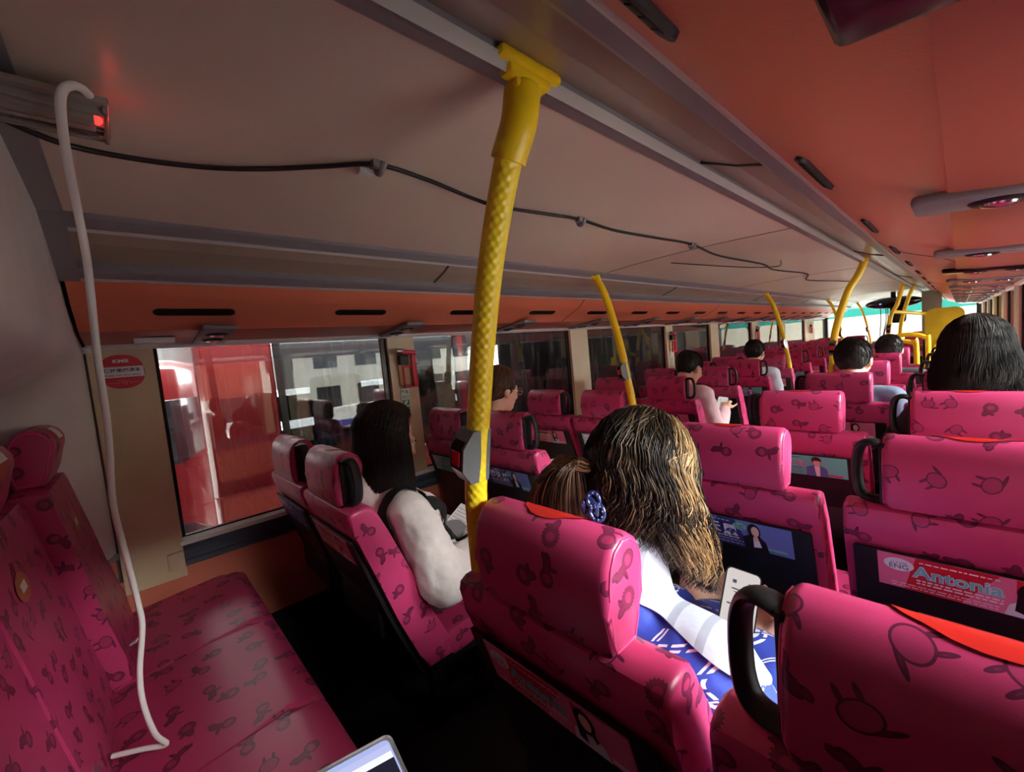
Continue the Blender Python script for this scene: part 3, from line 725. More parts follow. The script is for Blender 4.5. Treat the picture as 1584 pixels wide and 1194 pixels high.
# ------------------------------------------------------------------ grab poles
def pole(name_lab, pts, r, grip, bell_at, sleeve=None, foot=None):
    P = [Vector(p) for p in pts]; base = P[-1]
    t = thing('grab_pole', name_lab, 'pole', base, 0, 'yellow grab poles')
    Q = catmull([p-base for p in P], 8)
    mb = MB(); mb.tube(Q, r, 20); mb.build('pole_tube', m_grip if grip else m_yellow, t)
    top = Q[0]
    if sleeve:
        a = MB(); S_ = [q for q in Q if q.z > sleeve-base.z]; d = (S_[1]-S_[0]).normalized()
        a.tube([S_[0]-d*.005]+S_, [r*1.2]+[r*1.28]*len(S_), 24); a.build('sleeve', m_yellow, t)
    # flared bracket that clamps the rail
    b = MB(); sd = 1 if base.x > XC else -1
    d = (Q[1]-Q[0]).normalized()
    for (w, h, z0) in ((.058, .012, .030), (.040, .012, .018), (.026, .014, .006)):
        b.rbox(-h+top.x+sd*.010*z0/.02, h+top.x+sd*.010*z0/.02+.012*sd*0, top.y-w, top.y+w, top.z+z0-.014, top.z+z0, .005)
    b.cap(top+Vector((0, 0, .02)), r*.95, top+d*.02, r*1.05)
    b.build('ceiling_bracket', m_yellow, t)
    if bell_at:
        # the bell push box
        i = min(range(len(Q)), key=lambda i: abs(Q[i].z+base.z-bell_at)); c = Q[i]
        d = (Q[min(i+1, len(Q)-1)]-Q[i-1]).normalized(); 
        M = Matrix.Translation(c) @ d.to_track_quat('-Z', 'Y').to_matrix().to_4x4()
        # local frame of the box: -x faces the aisle/rear, z along the pole
        ang = bell_dir if (bell_dir := math.radians(270 if base.x > XC else 250)) else 0
        M = Matrix.Translation(c) @ Vector((0, 0, 1)).rotation_difference(-d).to_matrix().to_4x4() @ Matrix.Rotation(ang, 4, 'Z')
        h = .048; w = r*.95
        sec = [(-r*.7, -h), (-r*.7, h), (r*1.2, h), (r*2.2, h*.42), (r*2.2, -h*.42), (r*1.2, -h)]
        a = MB(); a.prism(sec, -w, w, 'xz', M=M); bx = a.build('bell_box', mat('bell_grey', rgb(112, 116, 118), .3, metal=.2), t)
        f = MB(); f.prism([(r*1.22, h*.97), (r*2.26, h*.40), (r*2.26, -h*.40), (r*1.22, -h*.97), (r*1.1, -h*.9), (r*2.1, -h*.38), (r*2.1, h*.38), (r*1.1, h*.9)], -w*.72, w*.72, 'xz', M=M); f.build('bell_face', m_gloss_black, bx)
        g = MB(); g.rbox(r*2.2, r*2.36, -w*.6, w*.6, -.013, .014, .0015, 1, M=M); g.build('bell_button', mat('bell_red', rgb(206, 40, 34), .3), bx)
    return t
pole('thick yellow pole with diamond grip rising from the nearest right aisle seat',
     [(-.418, .455, Z(.365)), (-.426, .45, Z(.322)), (-.448, .445, Z(.279)), (-.479, .445, Z(.214)), (-.511, .445, Z(.133)), (-.542, .445, Z(.033)), (-.570, .445, Z(-.077)), (-.592, .445, Z(-.171)), (-.609, .445, Z(-.27)), (-.625, .455, Z(-.402)), (-.627, .46, Z(-.425))], .0205, True, Z(-.172), Z(.275))
LP = [(-1.372, 0, .372), (-1.324, 0, .277), (-1.276, 0, .113), (-1.24, 0, -.047), (-1.215, 0, -.204), (-1.198, 0, -.309), (-1.186, 0, -.425)]
for k, (y, lb) in enumerate(((1.965, 'yellow pole at the third left aisle seat, grey bell box halfway'), (4.96, 'yellow pole at the seventh left aisle seat'), (7.95, 'yellow pole at the eleventh left aisle seat'))):
    pole(lb, [(x, y+dy, Z(z)) for x, dy, z in LP], .020, False, Z(-.145))
pole('yellow pole at the front left near the windscreen', [(x, 10.6+dy, Z(z)) for x, dy, z in LP], .018, False, Z(-.145))
MP = [(mir(-1.372)+.02, 0, .380), (-.44, 0, .30), (-.492, 0, .207), (-.542, 0, .047), (-.573, 0, -.098), (-.583, 0, -.248), (-.606, 0, -.425)]
pole('yellow pole at the fifth right aisle seat leaning from the ceiling rail', [(x, 3.46+dy, Z(z)) for x, dy, z in MP], .021, False, Z(-.15))
pole('yellow pole behind the staircase rails on the right', [(-.44, 6.45, Z(.37)), (-.486, 6.45, Z(.168)), (-.542, 6.45, Z(.03)), (-.574, 6.45, Z(-.263)), (-.58, 6.47, Z(-.6)), (-.58, 6.47, 0)], .020, False, Z(-.12))
pole('yellow pole beside the staircase, furthest forward on the right', [(-.40, 7.2, Z(.37)), (-.459, 7.2, Z(.175)), (-.509, 7.2, Z(-.06)), (-.524, 7.2, Z(-.302)), (-.53, 7.2, Z(-.6)), (-.53, 7.2, 0)], .020, False, None)
def rr_(x0, x1, y0, y1, r, n=6):
    out = []
    for cx, cy_, a0 in ((x1-r, y1-r, 0), (x0+r, y1-r, 90), (x0+r, y0+r, 180), (x1-r, y0+r, 270)):
        for k in range(n+1): a = math.radians(a0+90*k/n); out.append((cx+r*math.cos(a), cy_+r*math.sin(a)))
    return out
# staircase enclosure
t = thing('stair_railing', 'yellow tubular railing with rounded tops around the staircase', 'railing', (-.40, 6.0, 0))
for nm, pts in (('rail', [(-.18, -.25, 0), (-.18, -.25, .98), (-.16, -.25, 1.06), (-.09, -.25, 1.10), (.0, -.25, 1.11), (.07, -.25, 1.09), (.10, -.25, 1.03), (.10, -.25, 0)]),
                ('rail', [(-.16, .1, 0), (-.16, .1, 1.02), (-.13, .1, 1.12), (-.05, .1, 1.16), (.07, .1, 1.16), (.15, .1, 1.12), (.17, .1, 1.04), (.17, .1, 0)]),
                ('rail', [(-.18, -.25, .86), (.1, -.25, .86), (.40, -.25, .86)]), ('rail', [(.17, .1, .92), (.3, .3, 1.10), (.45, .5, 1.08), (.5, .6, .9)])):
    mb = MB(); mb.tube(catmull(pts, 5), .022, 14); mb.build(nm, m_yellow, t)
def py_at(px, py, y): v = cf*F_PX + cr*(px-792) - cu*(py-597); k = y/v.y; return Vector((v.x*k, v.y*k, EYE+v.z*k))
o = MB(); o.tube([py_at(1381, 482, 6.45), py_at(1432, 485, 7.02)], .020, 12); q_ = o.build('rail', m_yellow, t); q_.data.transform(Matrix.Translation(-Vector(t.location)))
mb = MB(); mb.rbox(-.315, -.145, 7.0, 7.05, 0, Z(.30), .01); mb.rbox(-.315, -.145, 7.0, 7.35, 0, Z(-.25), .01); tag(mb.build('partition', mat('partition_grey', rgb(150, 156, 154), .5)), 'tall grey partition panel beside the staircase', 'partition')
mb = MB(); mb.prism(rr_(-.26, .03, Z(-.42), Z(.075), .075), 6.30, 6.36, 'xz'); tag(mb.build('padded_screen', mat('pad_yellow', rgb(214, 184, 30), .5, noise=.25, nscale=9)), 'yellow rounded padded screen in front of the grey partition', 'screen')
# front ceiling monitor and cables
t = thing('ceiling_monitor', 'black oval monitor housing hanging under the front ceiling', 'monitor', (-.69, 8.6, Z(.25)))
mb = MB(); mb.ell((0, 0, 0), (.33, .22, .085)); mb.build('housing', m_gloss_black, t)
mb = MB(); mb.ell((-.13, -.21, -.01), (.012, .008, .008)); mb.build('indicator_lamp', mat('blue_led', rgb(60, 90, 255), .3, emit=rgb(60, 90, 255), estr=3), t)
mb = MB(); mb.tube([(0, 0, .05), (0, 0, .16)], .03, 12); mb.build('bracket', m_black, t)
mb = MB(); mb.prism([(-.10, .14), (.10, .14), (.085, -.10), (.06, -.13), (-.06, -.13), (-.085, -.10)], 8.9, 9.02, 'xz', M=Matrix.Translation((-.66, 0, Z(.07)))); hd_ = mb.build('hanging_display', m_gloss_black); tag(hd_, 'black box hanging below the front monitor', 'display')
mb = MB(); mb.tube([(-.66, 8.95, Z(.19)), (-.66, 8.95, Z(.415))], .012, 8); mb.build('stem', m_black, hd_)
wire = mat('thin_black_wire', rgb(18, 16, 18), .5)
for k, (x, dx) in enumerate(((-.83, -.02), (-.77, -.05), (-.75, -.07))):
    mb = MB(); mb.tube(catmull([(x, 8.5, Z(.19)), (x+.004, 8.5, Z(.0)), (x+dx*.6, 8.52, Z(-.2)), (x+dx, 8.55, Z(-.42))], 5), .0055, 6)
    tag(mb.build('hanging_wire', wire), ['straight black wire hanging from the left end of the monitor', 'slanting black wire hanging second from the monitor', 'slanting black wire hanging third from the monitor'][k], 'wire')
# long black cable clipped across the ceiling
def ceil_z(x):
    t = (x+1.338)/.876; return .40+.012*math.sin(PI*max(0, min(1, t)))-.006
CB = [(-.93, -.10), (-.99, -.03), (-.993, .06), (-.97, .16), (-.925, .25), (-.86, .34), (-.802, .424), (-.815, .55), (-.848, .70), (-.858, .80), (-.835, .98), (-.823, 1.115), (-.84, 1.35), (-.815, 1.6), (-.80, 1.88), (-.84, 2.3), (-.815, 2.9), (-.86, 3.3), (-.80, 3.9), (-.90, 4.4), (-.80, 4.9), (-.70, 5.4)]
mb = MB(); mb.tube(catmull([(x, y, Z(ceil_z(x)-.002*(1+.8*math.sin(y*9)))) for x, y in CB], 6), .0048, 8); tag(mb.build('cable', wire), 'long black cable wandering across the beige ceiling', 'cable')
mb = MB(); mb.tube(catmull([(-.72, 2.9, Z(ceil_z(-.72))), (-.80, 3.15, Z(ceil_z(-.8))), (-.92, 2.9, Z(ceil_z(-.92))), (-1.05, 2.2, Z(ceil_z(-1.05)))], 6), .0025, 6); tag(mb.build('cable', wire), 'thin black cable crossing the ceiling beyond the third clip', 'cable')
for k, (x, y) in enumerate(((-.802, .424), (-.823, 1.115), (-.80, 1.88))):
    mb = MB(); mb.rbox(x-.010, x+.010, y-.014, y+.014, Z(ceil_z(x)-.010), Z(ceil_z(x)+.006), .003)
    mb.tube(catmull([(x-.012, y, Z(ceil_z(x))), (x-.006, y+.002, Z(ceil_z(x)-.016)), (x+.006, y+.004, Z(ceil_z(x)-.016)), (x+.016, y+.008, Z(ceil_z(x)))], 4), .006, 8)
    tag(mb.build('cable_clip', m_grey), ['grey clip holding the black cable, nearest the thick pole', 'grey clip holding the black cable, second from the rear', 'grey clip holding the black cable, third from the rear'][k], 'clip', 'cable clips on the ceiling')
mb = MB(); mb.rbox(-.842, -.822, .395, .425, Z(.392), Z(.404), .002); tag(mb.build('ceiling_tab', m_white), 'small white tab on the ceiling beside the nearest clip', 'tab')
# clear charging box with a red light, and its white lead
m_clear = pane_glass('clear_plastic', (.82, .82, .83, 1), 1.4, .0)
t = thing('charging_box', 'clear plastic charging box with a glowing red light on the ceiling', 'charger', (-.835, -.03, Z(.385)))
mb = MB(); mb.rbox(-.055, .055, -.06, .058, -.003, .006, .002); mb.rbox(.012, .035, -.09, .042, -.020, -.003, .003); mb.rbox(-.006, .006, -.09, .042, -.018, -.003, .002); mb.rbox(-.052, -.034, -.06, .050, -.009, -.003, .002)
for k in range(6): mb.rbox(-.048+.017*k, -.043+.017*k, -.09, .054, -.012-.002*(k % 2), -.003, .0015)
mb.rbox(-.05, .05, .050, .056, -.014, -.003, .002); mb.build('clear_case', mat('frosted_clear', rgb(140, 132, 126), .2, coat=.5), t)
mb = MB(); mb.rbox(-.028, -.010, -.04, .046, -.014, -.003, .002); mb.build('connector_block', m_gloss_black, t)
mb = MB()
for k in range(17): mb.box(-.0305, -.028, -.036+.005*k, -.0335+.005*k, -.011, -.005)
mb.build('contacts', m_chrome, t)
mb = MB(); mb.ell((.022, .044, -.012), (.008, .006, .006)); mb.build('red_lamp', mat('red_led', rgb(255, 40, 40), .3, emit=rgb(255, 40, 36), estr=1.6), t)
led = bpy.data.lights.new('red_glow', 'POINT'); led.energy = .006; led.color = (1, .08, .06); led.shadow_soft_size = .01
lo = bpy.data.objects.new('red_glow', led); COL.objects.link(lo); lo.parent = t; lo.location = (.02, .065, -.014)
def raydir(px, py): 
    v = cf*F_PX + cr*(px-792) - cu*(py-597); return v.normalized()
WC = [(142, 152, -.79), (128, 138, -.765), (112, 132, -.752), (97, 140, -.752), (94, 170, -.77), (103, 240, -.82), (119, 320, -.90), (134, 400, -.935), (143, 480, -.97), (152, 560, -1.0), (164, 640, -1.03), (170, 700, -1.05), (175, 780, -1.075), (195, 860, -1.095), (213, 930, -1.115), (220, 970, -1.125), (216, 1040, -1.14), (222, 1090, -1.15), (240, 1135, -1.16), (260, 1166, -1.165), (225, 1178, -1.19), (176, 1182, -1.22)]
pts = []
for px, py, x in WC:
    d = raydir(px, py); k = x/d.x; pts.append(Vector((d.x*k, d.y*k, EYE+d.z*k)))
for p in pts[-3:]: p.z = max(p.z, .572)
mb = MB(); mb.tube(catmull(pts, 5), .0052, 10); tag(mb.build('charging_cable', mat('white_cable', rgb(236, 236, 230), .4)), 'white charging cable hanging from the ceiling box to the bench', 'cable')
# ------------------------------------------------------------------ stickers and hammers on the pillars
def wall_text(mb, s, y, z, h, mi, x, bold=0, w=None):
    v, f = text_mesh(s, 1, 0, bold); x0 = min(p.x for p in v); x1 = max(p.x for p in v); y0 = min(p.y for p in v); y1 = max(p.y for p in v)
    k = h/(y1-y0); kx = (w/(x1-x0)) if w else k; mb.add([(x, y+(p.x-(x0+x1)/2)*kx, z+(p.y-(y0+y1)/2)*k) for p in v], f, mi, smooth=False)
mb = MB(); n = 40; xs = -2.028; cy, cz = -.004, Z(.060)
oval = []
for k in range(n):
    a = 2*PI*k/n; c, s_ = math.cos(a), math.sin(a); oval.append((cy+.061*math.copysign(abs(c)**.85, c), cz+.060*math.copysign(abs(s_)**.9, s_)))
mb.add([(xs, y, z) for y, z in oval]+[(xs-.006, y, z) for y, z in oval], [tuple(range(n))]+[(i, (i+1) % n, (i+1) % n+n, i+n) for i in range(n)], 0, smooth=False)
def q(y0, y1, z0, z1, mi, x): mb.add([(x, y0, z0), (x, y1, z0), (x, y1, z1), (x, y0, z1)], [(0,1,2,3)], mi, smooth=False)
q(-.058, .054, Z(.040), Z(.078), 1, xs+.0006)
wall_text(mb, 'KMB', -.004, Z(.098), .0125, 1, xs+.001, .03, .042); wall_text(mb, '保持車廂清潔', -.003, Z(.065), .0135, 2, xs+.0012, .02, .098); wall_text(mb, 'Keep our bus clean', -.003, Z(.0475), .007, 2, xs+.0012, .01, .092)
sky_ = [(-.045, .02), (-.035, .022), (-.025, .02), (-.017, .02), (-.017, .030), (-.011, .030), (-.008, .018), (-.004, .018), (-.004, .031), (.000, .031), (.002, .012), (.006, .028), (.011, .028), (.014, .018), (.022, .022), (.036, .021)]
for (a, b), (c, d) in zip(sky_, sky_[1:]):
    dy, dz = c-a, d-b; l = math.hypot(dy, dz); ny, nz_ = -dz/l*.0007, dy/l*.0007
    mb.add([(xs+.001, a-ny, Z(b-nz_)), (xs+.001, c-ny, Z(d-nz_)), (xs+.001, c+ny, Z(d+nz_)), (xs+.001, a+ny, Z(b+nz_))], [(0,1,2,3)], 3, smooth=False)
tag(mb.build('sticker', [mat('sticker_red', rgb(214, 52, 72), .4), mat('sticker_white', rgb(236, 236, 240), .4), mat('sticker_navy', rgb(60, 62, 92), .5), mat('sticker_pink', rgb(244, 150, 156), .4)], autosmooth=0), 'round red sticker with white band on the rear beige pillar', 'sticker')
def hammer(y, n, lab):
    t = thing('emergency_hammer', lab, 'hammer', (-2.026, y, Z(-.02)), 0, 'emergency hammers on the left pillars')
    mb = MB(); mb.rbox(-.01, .004, -.045, .045, -.10, .02, .003); mb.build('back_plate', mat('plate_beige', rgb(206, 178, 136), .5), t)
    mb = MB(); mb.rbox(.004, .034, -.048, .004, .012, .064, .006); mb.build('holder', m_black, t)
    mb = MB(); mb.tube([(.03, -.05, .085), (.03, .045, .072)], .013, 14); mb.tube([(.03, -.062, .087), (.03, -.03, .083)], .015, 12, 1); hd = mb.build('hammer_head', [m_redpale, m_chrome], t)
    mb = MB(); mb.rbox(.016, .034, .022, .046, -.108, .072, .006)
    for k in range(7): mb.rbox(.014, .036, .044, .050, -.098+k*.017, -.088+k*.017, .002)
    mb.rbox(.016, .030, -.032, -.024, -.108, .005, .004); mb.rbox(.016, .030, -.032, .046, -.112, -.102, .004); mb.rbox(.016, .030, -.03, .046, -.004, .006, .004)
    mb.build('handle', m_redpale, t)
    mb = MB(); mb.tube(catmull([(.03, .046, .02), (.02, .07, .01), (.01, .08, .03), (.005, .075, .05)], 5), .0016, 6); mb.build('tether', m_grey, t)
hammer(1.105, 0, 'red emergency hammer on the pillar beside the first left window')
hammer(4.145, 1, 'red emergency hammer on the fourth left pillar from the rear')
hammer(6.78, 2, 'red emergency hammer on the sixth left pillar from the rear')
hammer(10.0, 3, 'red emergency hammer on the last left pillar near the front')
for y, lab in ((1.085, 'small green exit notice under the first emergency hammer'), (4.13, 'small green exit notice under the second emergency hammer')):
    mb = MB(); x = -2.026; z0 = -.265; h = .13; w = .05
    def q2(y0, y1, z_0, z_1, mi, d=.0): mb.add([(x+d, y+y0, Z(z_0)), (x+d, y+y1, Z(z_0)), (x+d, y+y1, Z(z_1)), (x+d, y+y0, Z(z_1))], [(0,1,2,3)], mi, smooth=False)
    mb.box(x-.004, x, y-w/2, y+w/2, Z(z0), Z(z0+h), 0)
    wall_text(mb, '緊急', y, Z(z0+.112), .020, 1, x+.0008, .02); wall_text(mb, '出口', y, Z(z0+.086), .020, 1, x+.0008, .02)
    q2(-.021, .021, z0+.040, z0+.070, 1, .0006); mb.add([(x+.001, y-.014, Z(z0+.046)), (x+.001, y+.002, Z(z0+.046)), (x+.001, y+.012, Z(z0+.066)), (x+.001, y-.002, Z(z0+.066))], [(0,1,2,3)], 0, smooth=False)
    q2(-.021, .006, z0+.022, z0+.034, 1, .0006); q2(.010, .021, z0+.022, z0+.034, 1, .0006); q2(-.021, -.002, z0+.006, z0+.017, 1, .0006); q2(.003, .021, z0+.006, z0+.017, 1, .0006)
    tag(mb.build('exit_notice', [mat('notice_pale', rgb(226, 244, 230), .4), mat('notice_green', rgb(70, 150, 120), .4)], autosmooth=0), lab, 'sign')
# ------------------------------------------------------------------ the laptop lid at the lower edge
def px_at(px, py, x): d = raydir(px, py); k = x/d.x; return Vector((d.x*k, d.y*k, EYE+d.z*k))
c0 = px_at(602, 1137, -.55); e1 = (px_at(497, 1194, -.60)-c0); e2 = (px_at(611, 1200, -.545)-c0)
ux = -e1.normalized(); up_ = -(e2-ux*e2.dot(ux)).normalized(); nrm = ux.cross(up_)
if nrm.dot(c0-Vector((0, 0, EYE))) > 0: nrm = -nrm
t = thing('laptop', 'silver rimmed laptop lid with a lit screen at the bottom edge', 'laptop', c0)
Wd, Hd = .26, .17
Ml = Matrix(((ux.x, up_.x, nrm.x, 0), (ux.y, up_.y, nrm.y, 0), (ux.z, up_.z, nrm.z, 0), (0, 0, 0, 1)))
def rr(x0, x1, y0, y1, r, n=5):
    out = []
    for cx, cy_, a0 in ((x1-r, y1-r, 0), (x0+r, y1-r, 90), (x0+r, y0+r, 180), (x1-r, y0+r, 270)):
        for k in range(n+1): a = math.radians(a0+90*k/n); out.append((cx+r*math.cos(a), cy_+r*math.sin(a)))
    return out
mb = MB(); mb.prism(rr(-Wd, 0, -Hd, 0, .010), -.005, 0, 'xy', M=Ml); mb.build('lid', mat('silver_rim', rgb(235, 236, 240), .25, metal=.6), t)
def screen_mat():
    m = bpy.data.materials.new('lit_screen'); m.use_nodes = True; nt = m.node_tree; b = nt.nodes['Principled BSDF']
    b.inputs['Base Color'].default_value = (.02, .02, .03, 1); b.inputs['Roughness'].default_value = .15
    return m
mb = MB(); y_ = -.003
mb.prism(rr(-Wd+.004, -.004, -Hd+.004, -.003, .008), 0, .0006, 'xy', M=Ml, mi=0)
mb.prism([(-Wd+.006, -.020), (-.006, -.020), (-.006, -.010), (-Wd+.006, -.010)], .0007, .0009, 'xy', M=Ml, mi=1)
mb.prism([(-Wd+.006, -.030), (-.006, -.030), (-.006, -.020), (-Wd+.006, -.020)], .0007, .0009, 'xy', M=Ml, mi=2)
mb.prism([(-Wd+.006, -.10), (-.006, -.10), (-.006, -.030), (-Wd+.006, -.030)], .0007, .0009, 'xy', M=Ml, mi=3)
mb.build('screen', [mat('scr_lilac', rgb(30, 30, 40), .2, emit=rgb(176, 188, 240), estr=.38), mat('scr_blue', rgb(30, 30, 40), .2, emit=rgb(190, 196, 240), estr=.4), mat('scr_white', rgb(30, 30, 40), .2, emit=rgb(236, 236, 250), estr=.45), mat('scr_dark', rgb(16, 16, 22), .2, emit=rgb(40, 40, 56), estr=.3)], t)
mb = MB(); mb.prism(rr(-Wd, 0, -.18, 0, .010), -.008, .008, 'xy', M=Ml @ Matrix.Translation((0, -Hd, 0)) @ Matrix.Rotation(math.radians(-75), 4, 'X')); mb.build('keyboard_base', mat('silver_rim', rgb(235, 236, 240), .25, metal=.6), t)

def pzat(px, py, z): v = cf*F_PX + cr*(px-792) - cu*(py-597); k = (z-EYE)/v.z; return Vector((v.x*k, v.y*k, z))
c_ = pzat(196, 1003, .566); mb = MB()
for k, (a, b_) in enumerate(((0, .5), (.9, 1.5))): mb.prism([(0, 0), (.034*math.cos(a), .034*math.sin(a)), (.034*math.cos(b_), .034*math.sin(b_))], 0, .004, 'xy', M=Matrix.Translation((.003*k, -.012+.012*k, .0+.003*k)) @ Matrix.Rotation(.5, 4, 'X'))
o = mb.build('paper_scrap', m_white); o.location = c_; tag(o, 'small folded white paper scrap tucked at the back of the rear bench', 'paper')
# ------------------------------------------------------------------ people
def remeshed(mb, name, m, parent, voxel=.008, smooth=6, fold=0.0, fsize=.05):
    me = bpy.data.meshes.new('lump'); me.from_pydata(mb.v, [], mb.f); me.update()
    o = bpy.data.objects.new('lump', me); COL.objects.link(o)
    r = o.modifiers.new('r', 'REMESH'); r.mode = 'VOXEL'; r.voxel_size = voxel; r.use_smooth_shade = True
    s = o.modifiers.new('s', 'SMOOTH'); s.factor = .5; s.iterations = smooth
    if fold:
        tx = bpy.data.textures.new('folds', 'CLOUDS'); tx.noise_scale = fsize; tx.noise_depth = 2
        dm = o.modifiers.new('d', 'DISPLACE'); dm.texture = tx; dm.strength = fold; dm.mid_level = .5; dm.texture_coords = 'GLOBAL'
        s2 = o.modifiers.new('s2', 'SMOOTH'); s2.factor = .5; s2.iterations = 2
    bpy.context.view_layer.update()
    nm = bpy.data.meshes.new_from_object(o.evaluated_get(bpy.context.evaluated_depsgraph_get()))
    bpy.data.objects.remove(o); bpy.data.meshes.remove(me)
    nm.name = name; nm.materials.clear(); nm.materials.append(m)
    for p in nm.polygons: p.use_smooth = True
    q = bpy.data.objects.new(name, nm); COL.objects.link(q)
    q.parent = parent
    if parent is not None: nm.transform(Matrix.Translation(-Vector(parent.location)))
    return q
def hair_mat(name, dark, light, hi=.0, rough=.34):
    m = bpy.data.materials.new(name); m.use_nodes = True; nt = m.node_tree; b = nt.nodes['Principled BSDF']; N = nt.nodes; L = nt.links
    uv = N.new('ShaderNodeUVMap'); uv.uv_map = 'UVMap'; s = N.new('ShaderNodeSeparateXYZ'); L.new(uv.outputs[0], s.inputs[0])
    r = N.new('ShaderNodeValToRGB'); r.color_ramp.elements[0].color = dark; r.color_ramp.elements[1].color = light
    r.color_ramp.elements[0].position = .25; r.color_ramp.elements[1].position = 1.0
    L.new(s.outputs[0], r.inputs[0]); L.new(r.outputs[0], b.inputs['Base Color'])
    b.inputs['Roughness'].default_value = rough; b.inputs['Specular IOR Level'].default_value = .4
    return m
def cloth_mat(name, col, rough=.8, wr=.35, sc=9):
    m = mat(name, col, rough, bump=wr, bscale=sc, sheen=.1)
    for n in m.node_tree.nodes:
        if n.type == 'BUMP': n.inputs['Distance'].default_value = .02
    return m
class Head:
    def __init__(s, c, yaw=0, pitch=0, roll=0, size=1.0):
        s.c = Vector(c); s.R = Matrix.Rotation(math.radians(yaw), 3, 'Z') @ Matrix.Rotation(math.radians(-pitch), 3, 'X') @ Matrix.Rotation(math.radians(roll), 3, 'Y'); s.k = size
        s.M = Matrix.Translation(s.c) @ s.R.to_4x4() @ Matrix.Scale(size, 4)
    def p(s, x, y, z): return s.M @ Vector((x, y, z))
    def skull(s, mb):
        E = lambda c, r: mb.ell(c, r, s.M)
        E((0, -.012, .030), (.074, .094, .088)); E((0, .022, -.030), (.063, .068, .078)); E((0, .040, -.078), (.042, .046, .036))
        E((0, .046, -.092), (.024, .030, .018)); E((0, .080, .024), (.048, .014, .014))
        E((0, .092, .000), (.010, .018, .030)); E((0, .103, -.020), (.014, .014, .011))
        E((0, .082, -.052), (.024, .014, .007)); E((0, .080, -.062), (.020, .014, .008))
        for q in (-1, 1):
            E((q*.034, .076, .004), (.014, .012, .008)); E((q*.046, .058, -.026), (.020, .024, .022))
            E((q*.076, -.006, .000), (.010, .020, .032)); E((q*.074, -.002, -.024), (.008, .012, .014))
    def eyes(s, parent):
        for q in (-1, 1):
            mb = MB(); mb.ell((q*.033, .0815, .004), (.011, .0085, .006), s.M); mb.ell((q*.033, .0885, .004), (.0045, .003, .0045), s.M, 1, 10, 6)
            mb.ell((q*.034, .086, .024), (.017, .004, .004), s.M, 2, 12, 6)
            e = mb.build('eye', [mat('eye_white', rgb(228, 224, 220), .2), mat('eye_dark', rgb(30, 20, 16), .1), mat('brow', rgb(40, 30, 26), .7)], parent)
            e.data.transform(Matrix.Translation(-Vector(parent.location)))
        mb = MB(); mb.ell((0, .0885, -.055), (.020, .009, .0065), s.M, 0, 14, 8); l = mb.build('lips', mat('lips', rgb(196, 110, 104), .4), parent); l.data.transform(Matrix.Translation(-Vector(parent.location)))
def strand_obj(paths, name, m, parent, rad=.0011, seed=3, biasf=None):
    rnd = random.Random(seed); V = []; F = []; UV = []
    for P in paths:
        L = len(P); u = rnd.random()
        if biasf: u = max(0, min(1, u*.75+biasf(P)))
        o = len(V)
        for i, p in enumerate(P):
            t = (P[min(i+1, L-1)]-P[max(i-1, 0)]); t = t.normalized() if t.length > 1e-9 else Vector((0, 0, 1))
            a = t.cross(Vector((.3, .5, .81))).normalized(); b = t.cross(a); r = rad*(1-.75*(i/(L-1))**3)
            for k in range(3): V.append(p+(a*math.cos(2.0944*k)+b*math.sin(2.0944*k))*r)
        for i in range(L-1):
            for k in range(3):
                k2 = (k+1) % 3; F.append((o+i*3+k, o+i*3+k2, o+i*3+3+k2, o+i*3+3+k)); UV.append((u, i/(L-1)))
    me = bpy.data.meshes.new(name); me.from_pydata([tuple(v) for v in V], [], F); me.materials.append(m)
    l = me.uv_layers.new(name='UVMap'); arr = np.repeat(np.array(UV, dtype=np.float32), 4, axis=0).ravel(); l.data.foreach_set('uv', arr)
    me.polygons.foreach_set('use_smooth', [True]*len(F)); me.update(); me.transform(Matrix.Translation(-Vector(parent.location)))
    o = bpy.data.objects.new(name, me); COL.objects.link(o); o.parent = parent; return o
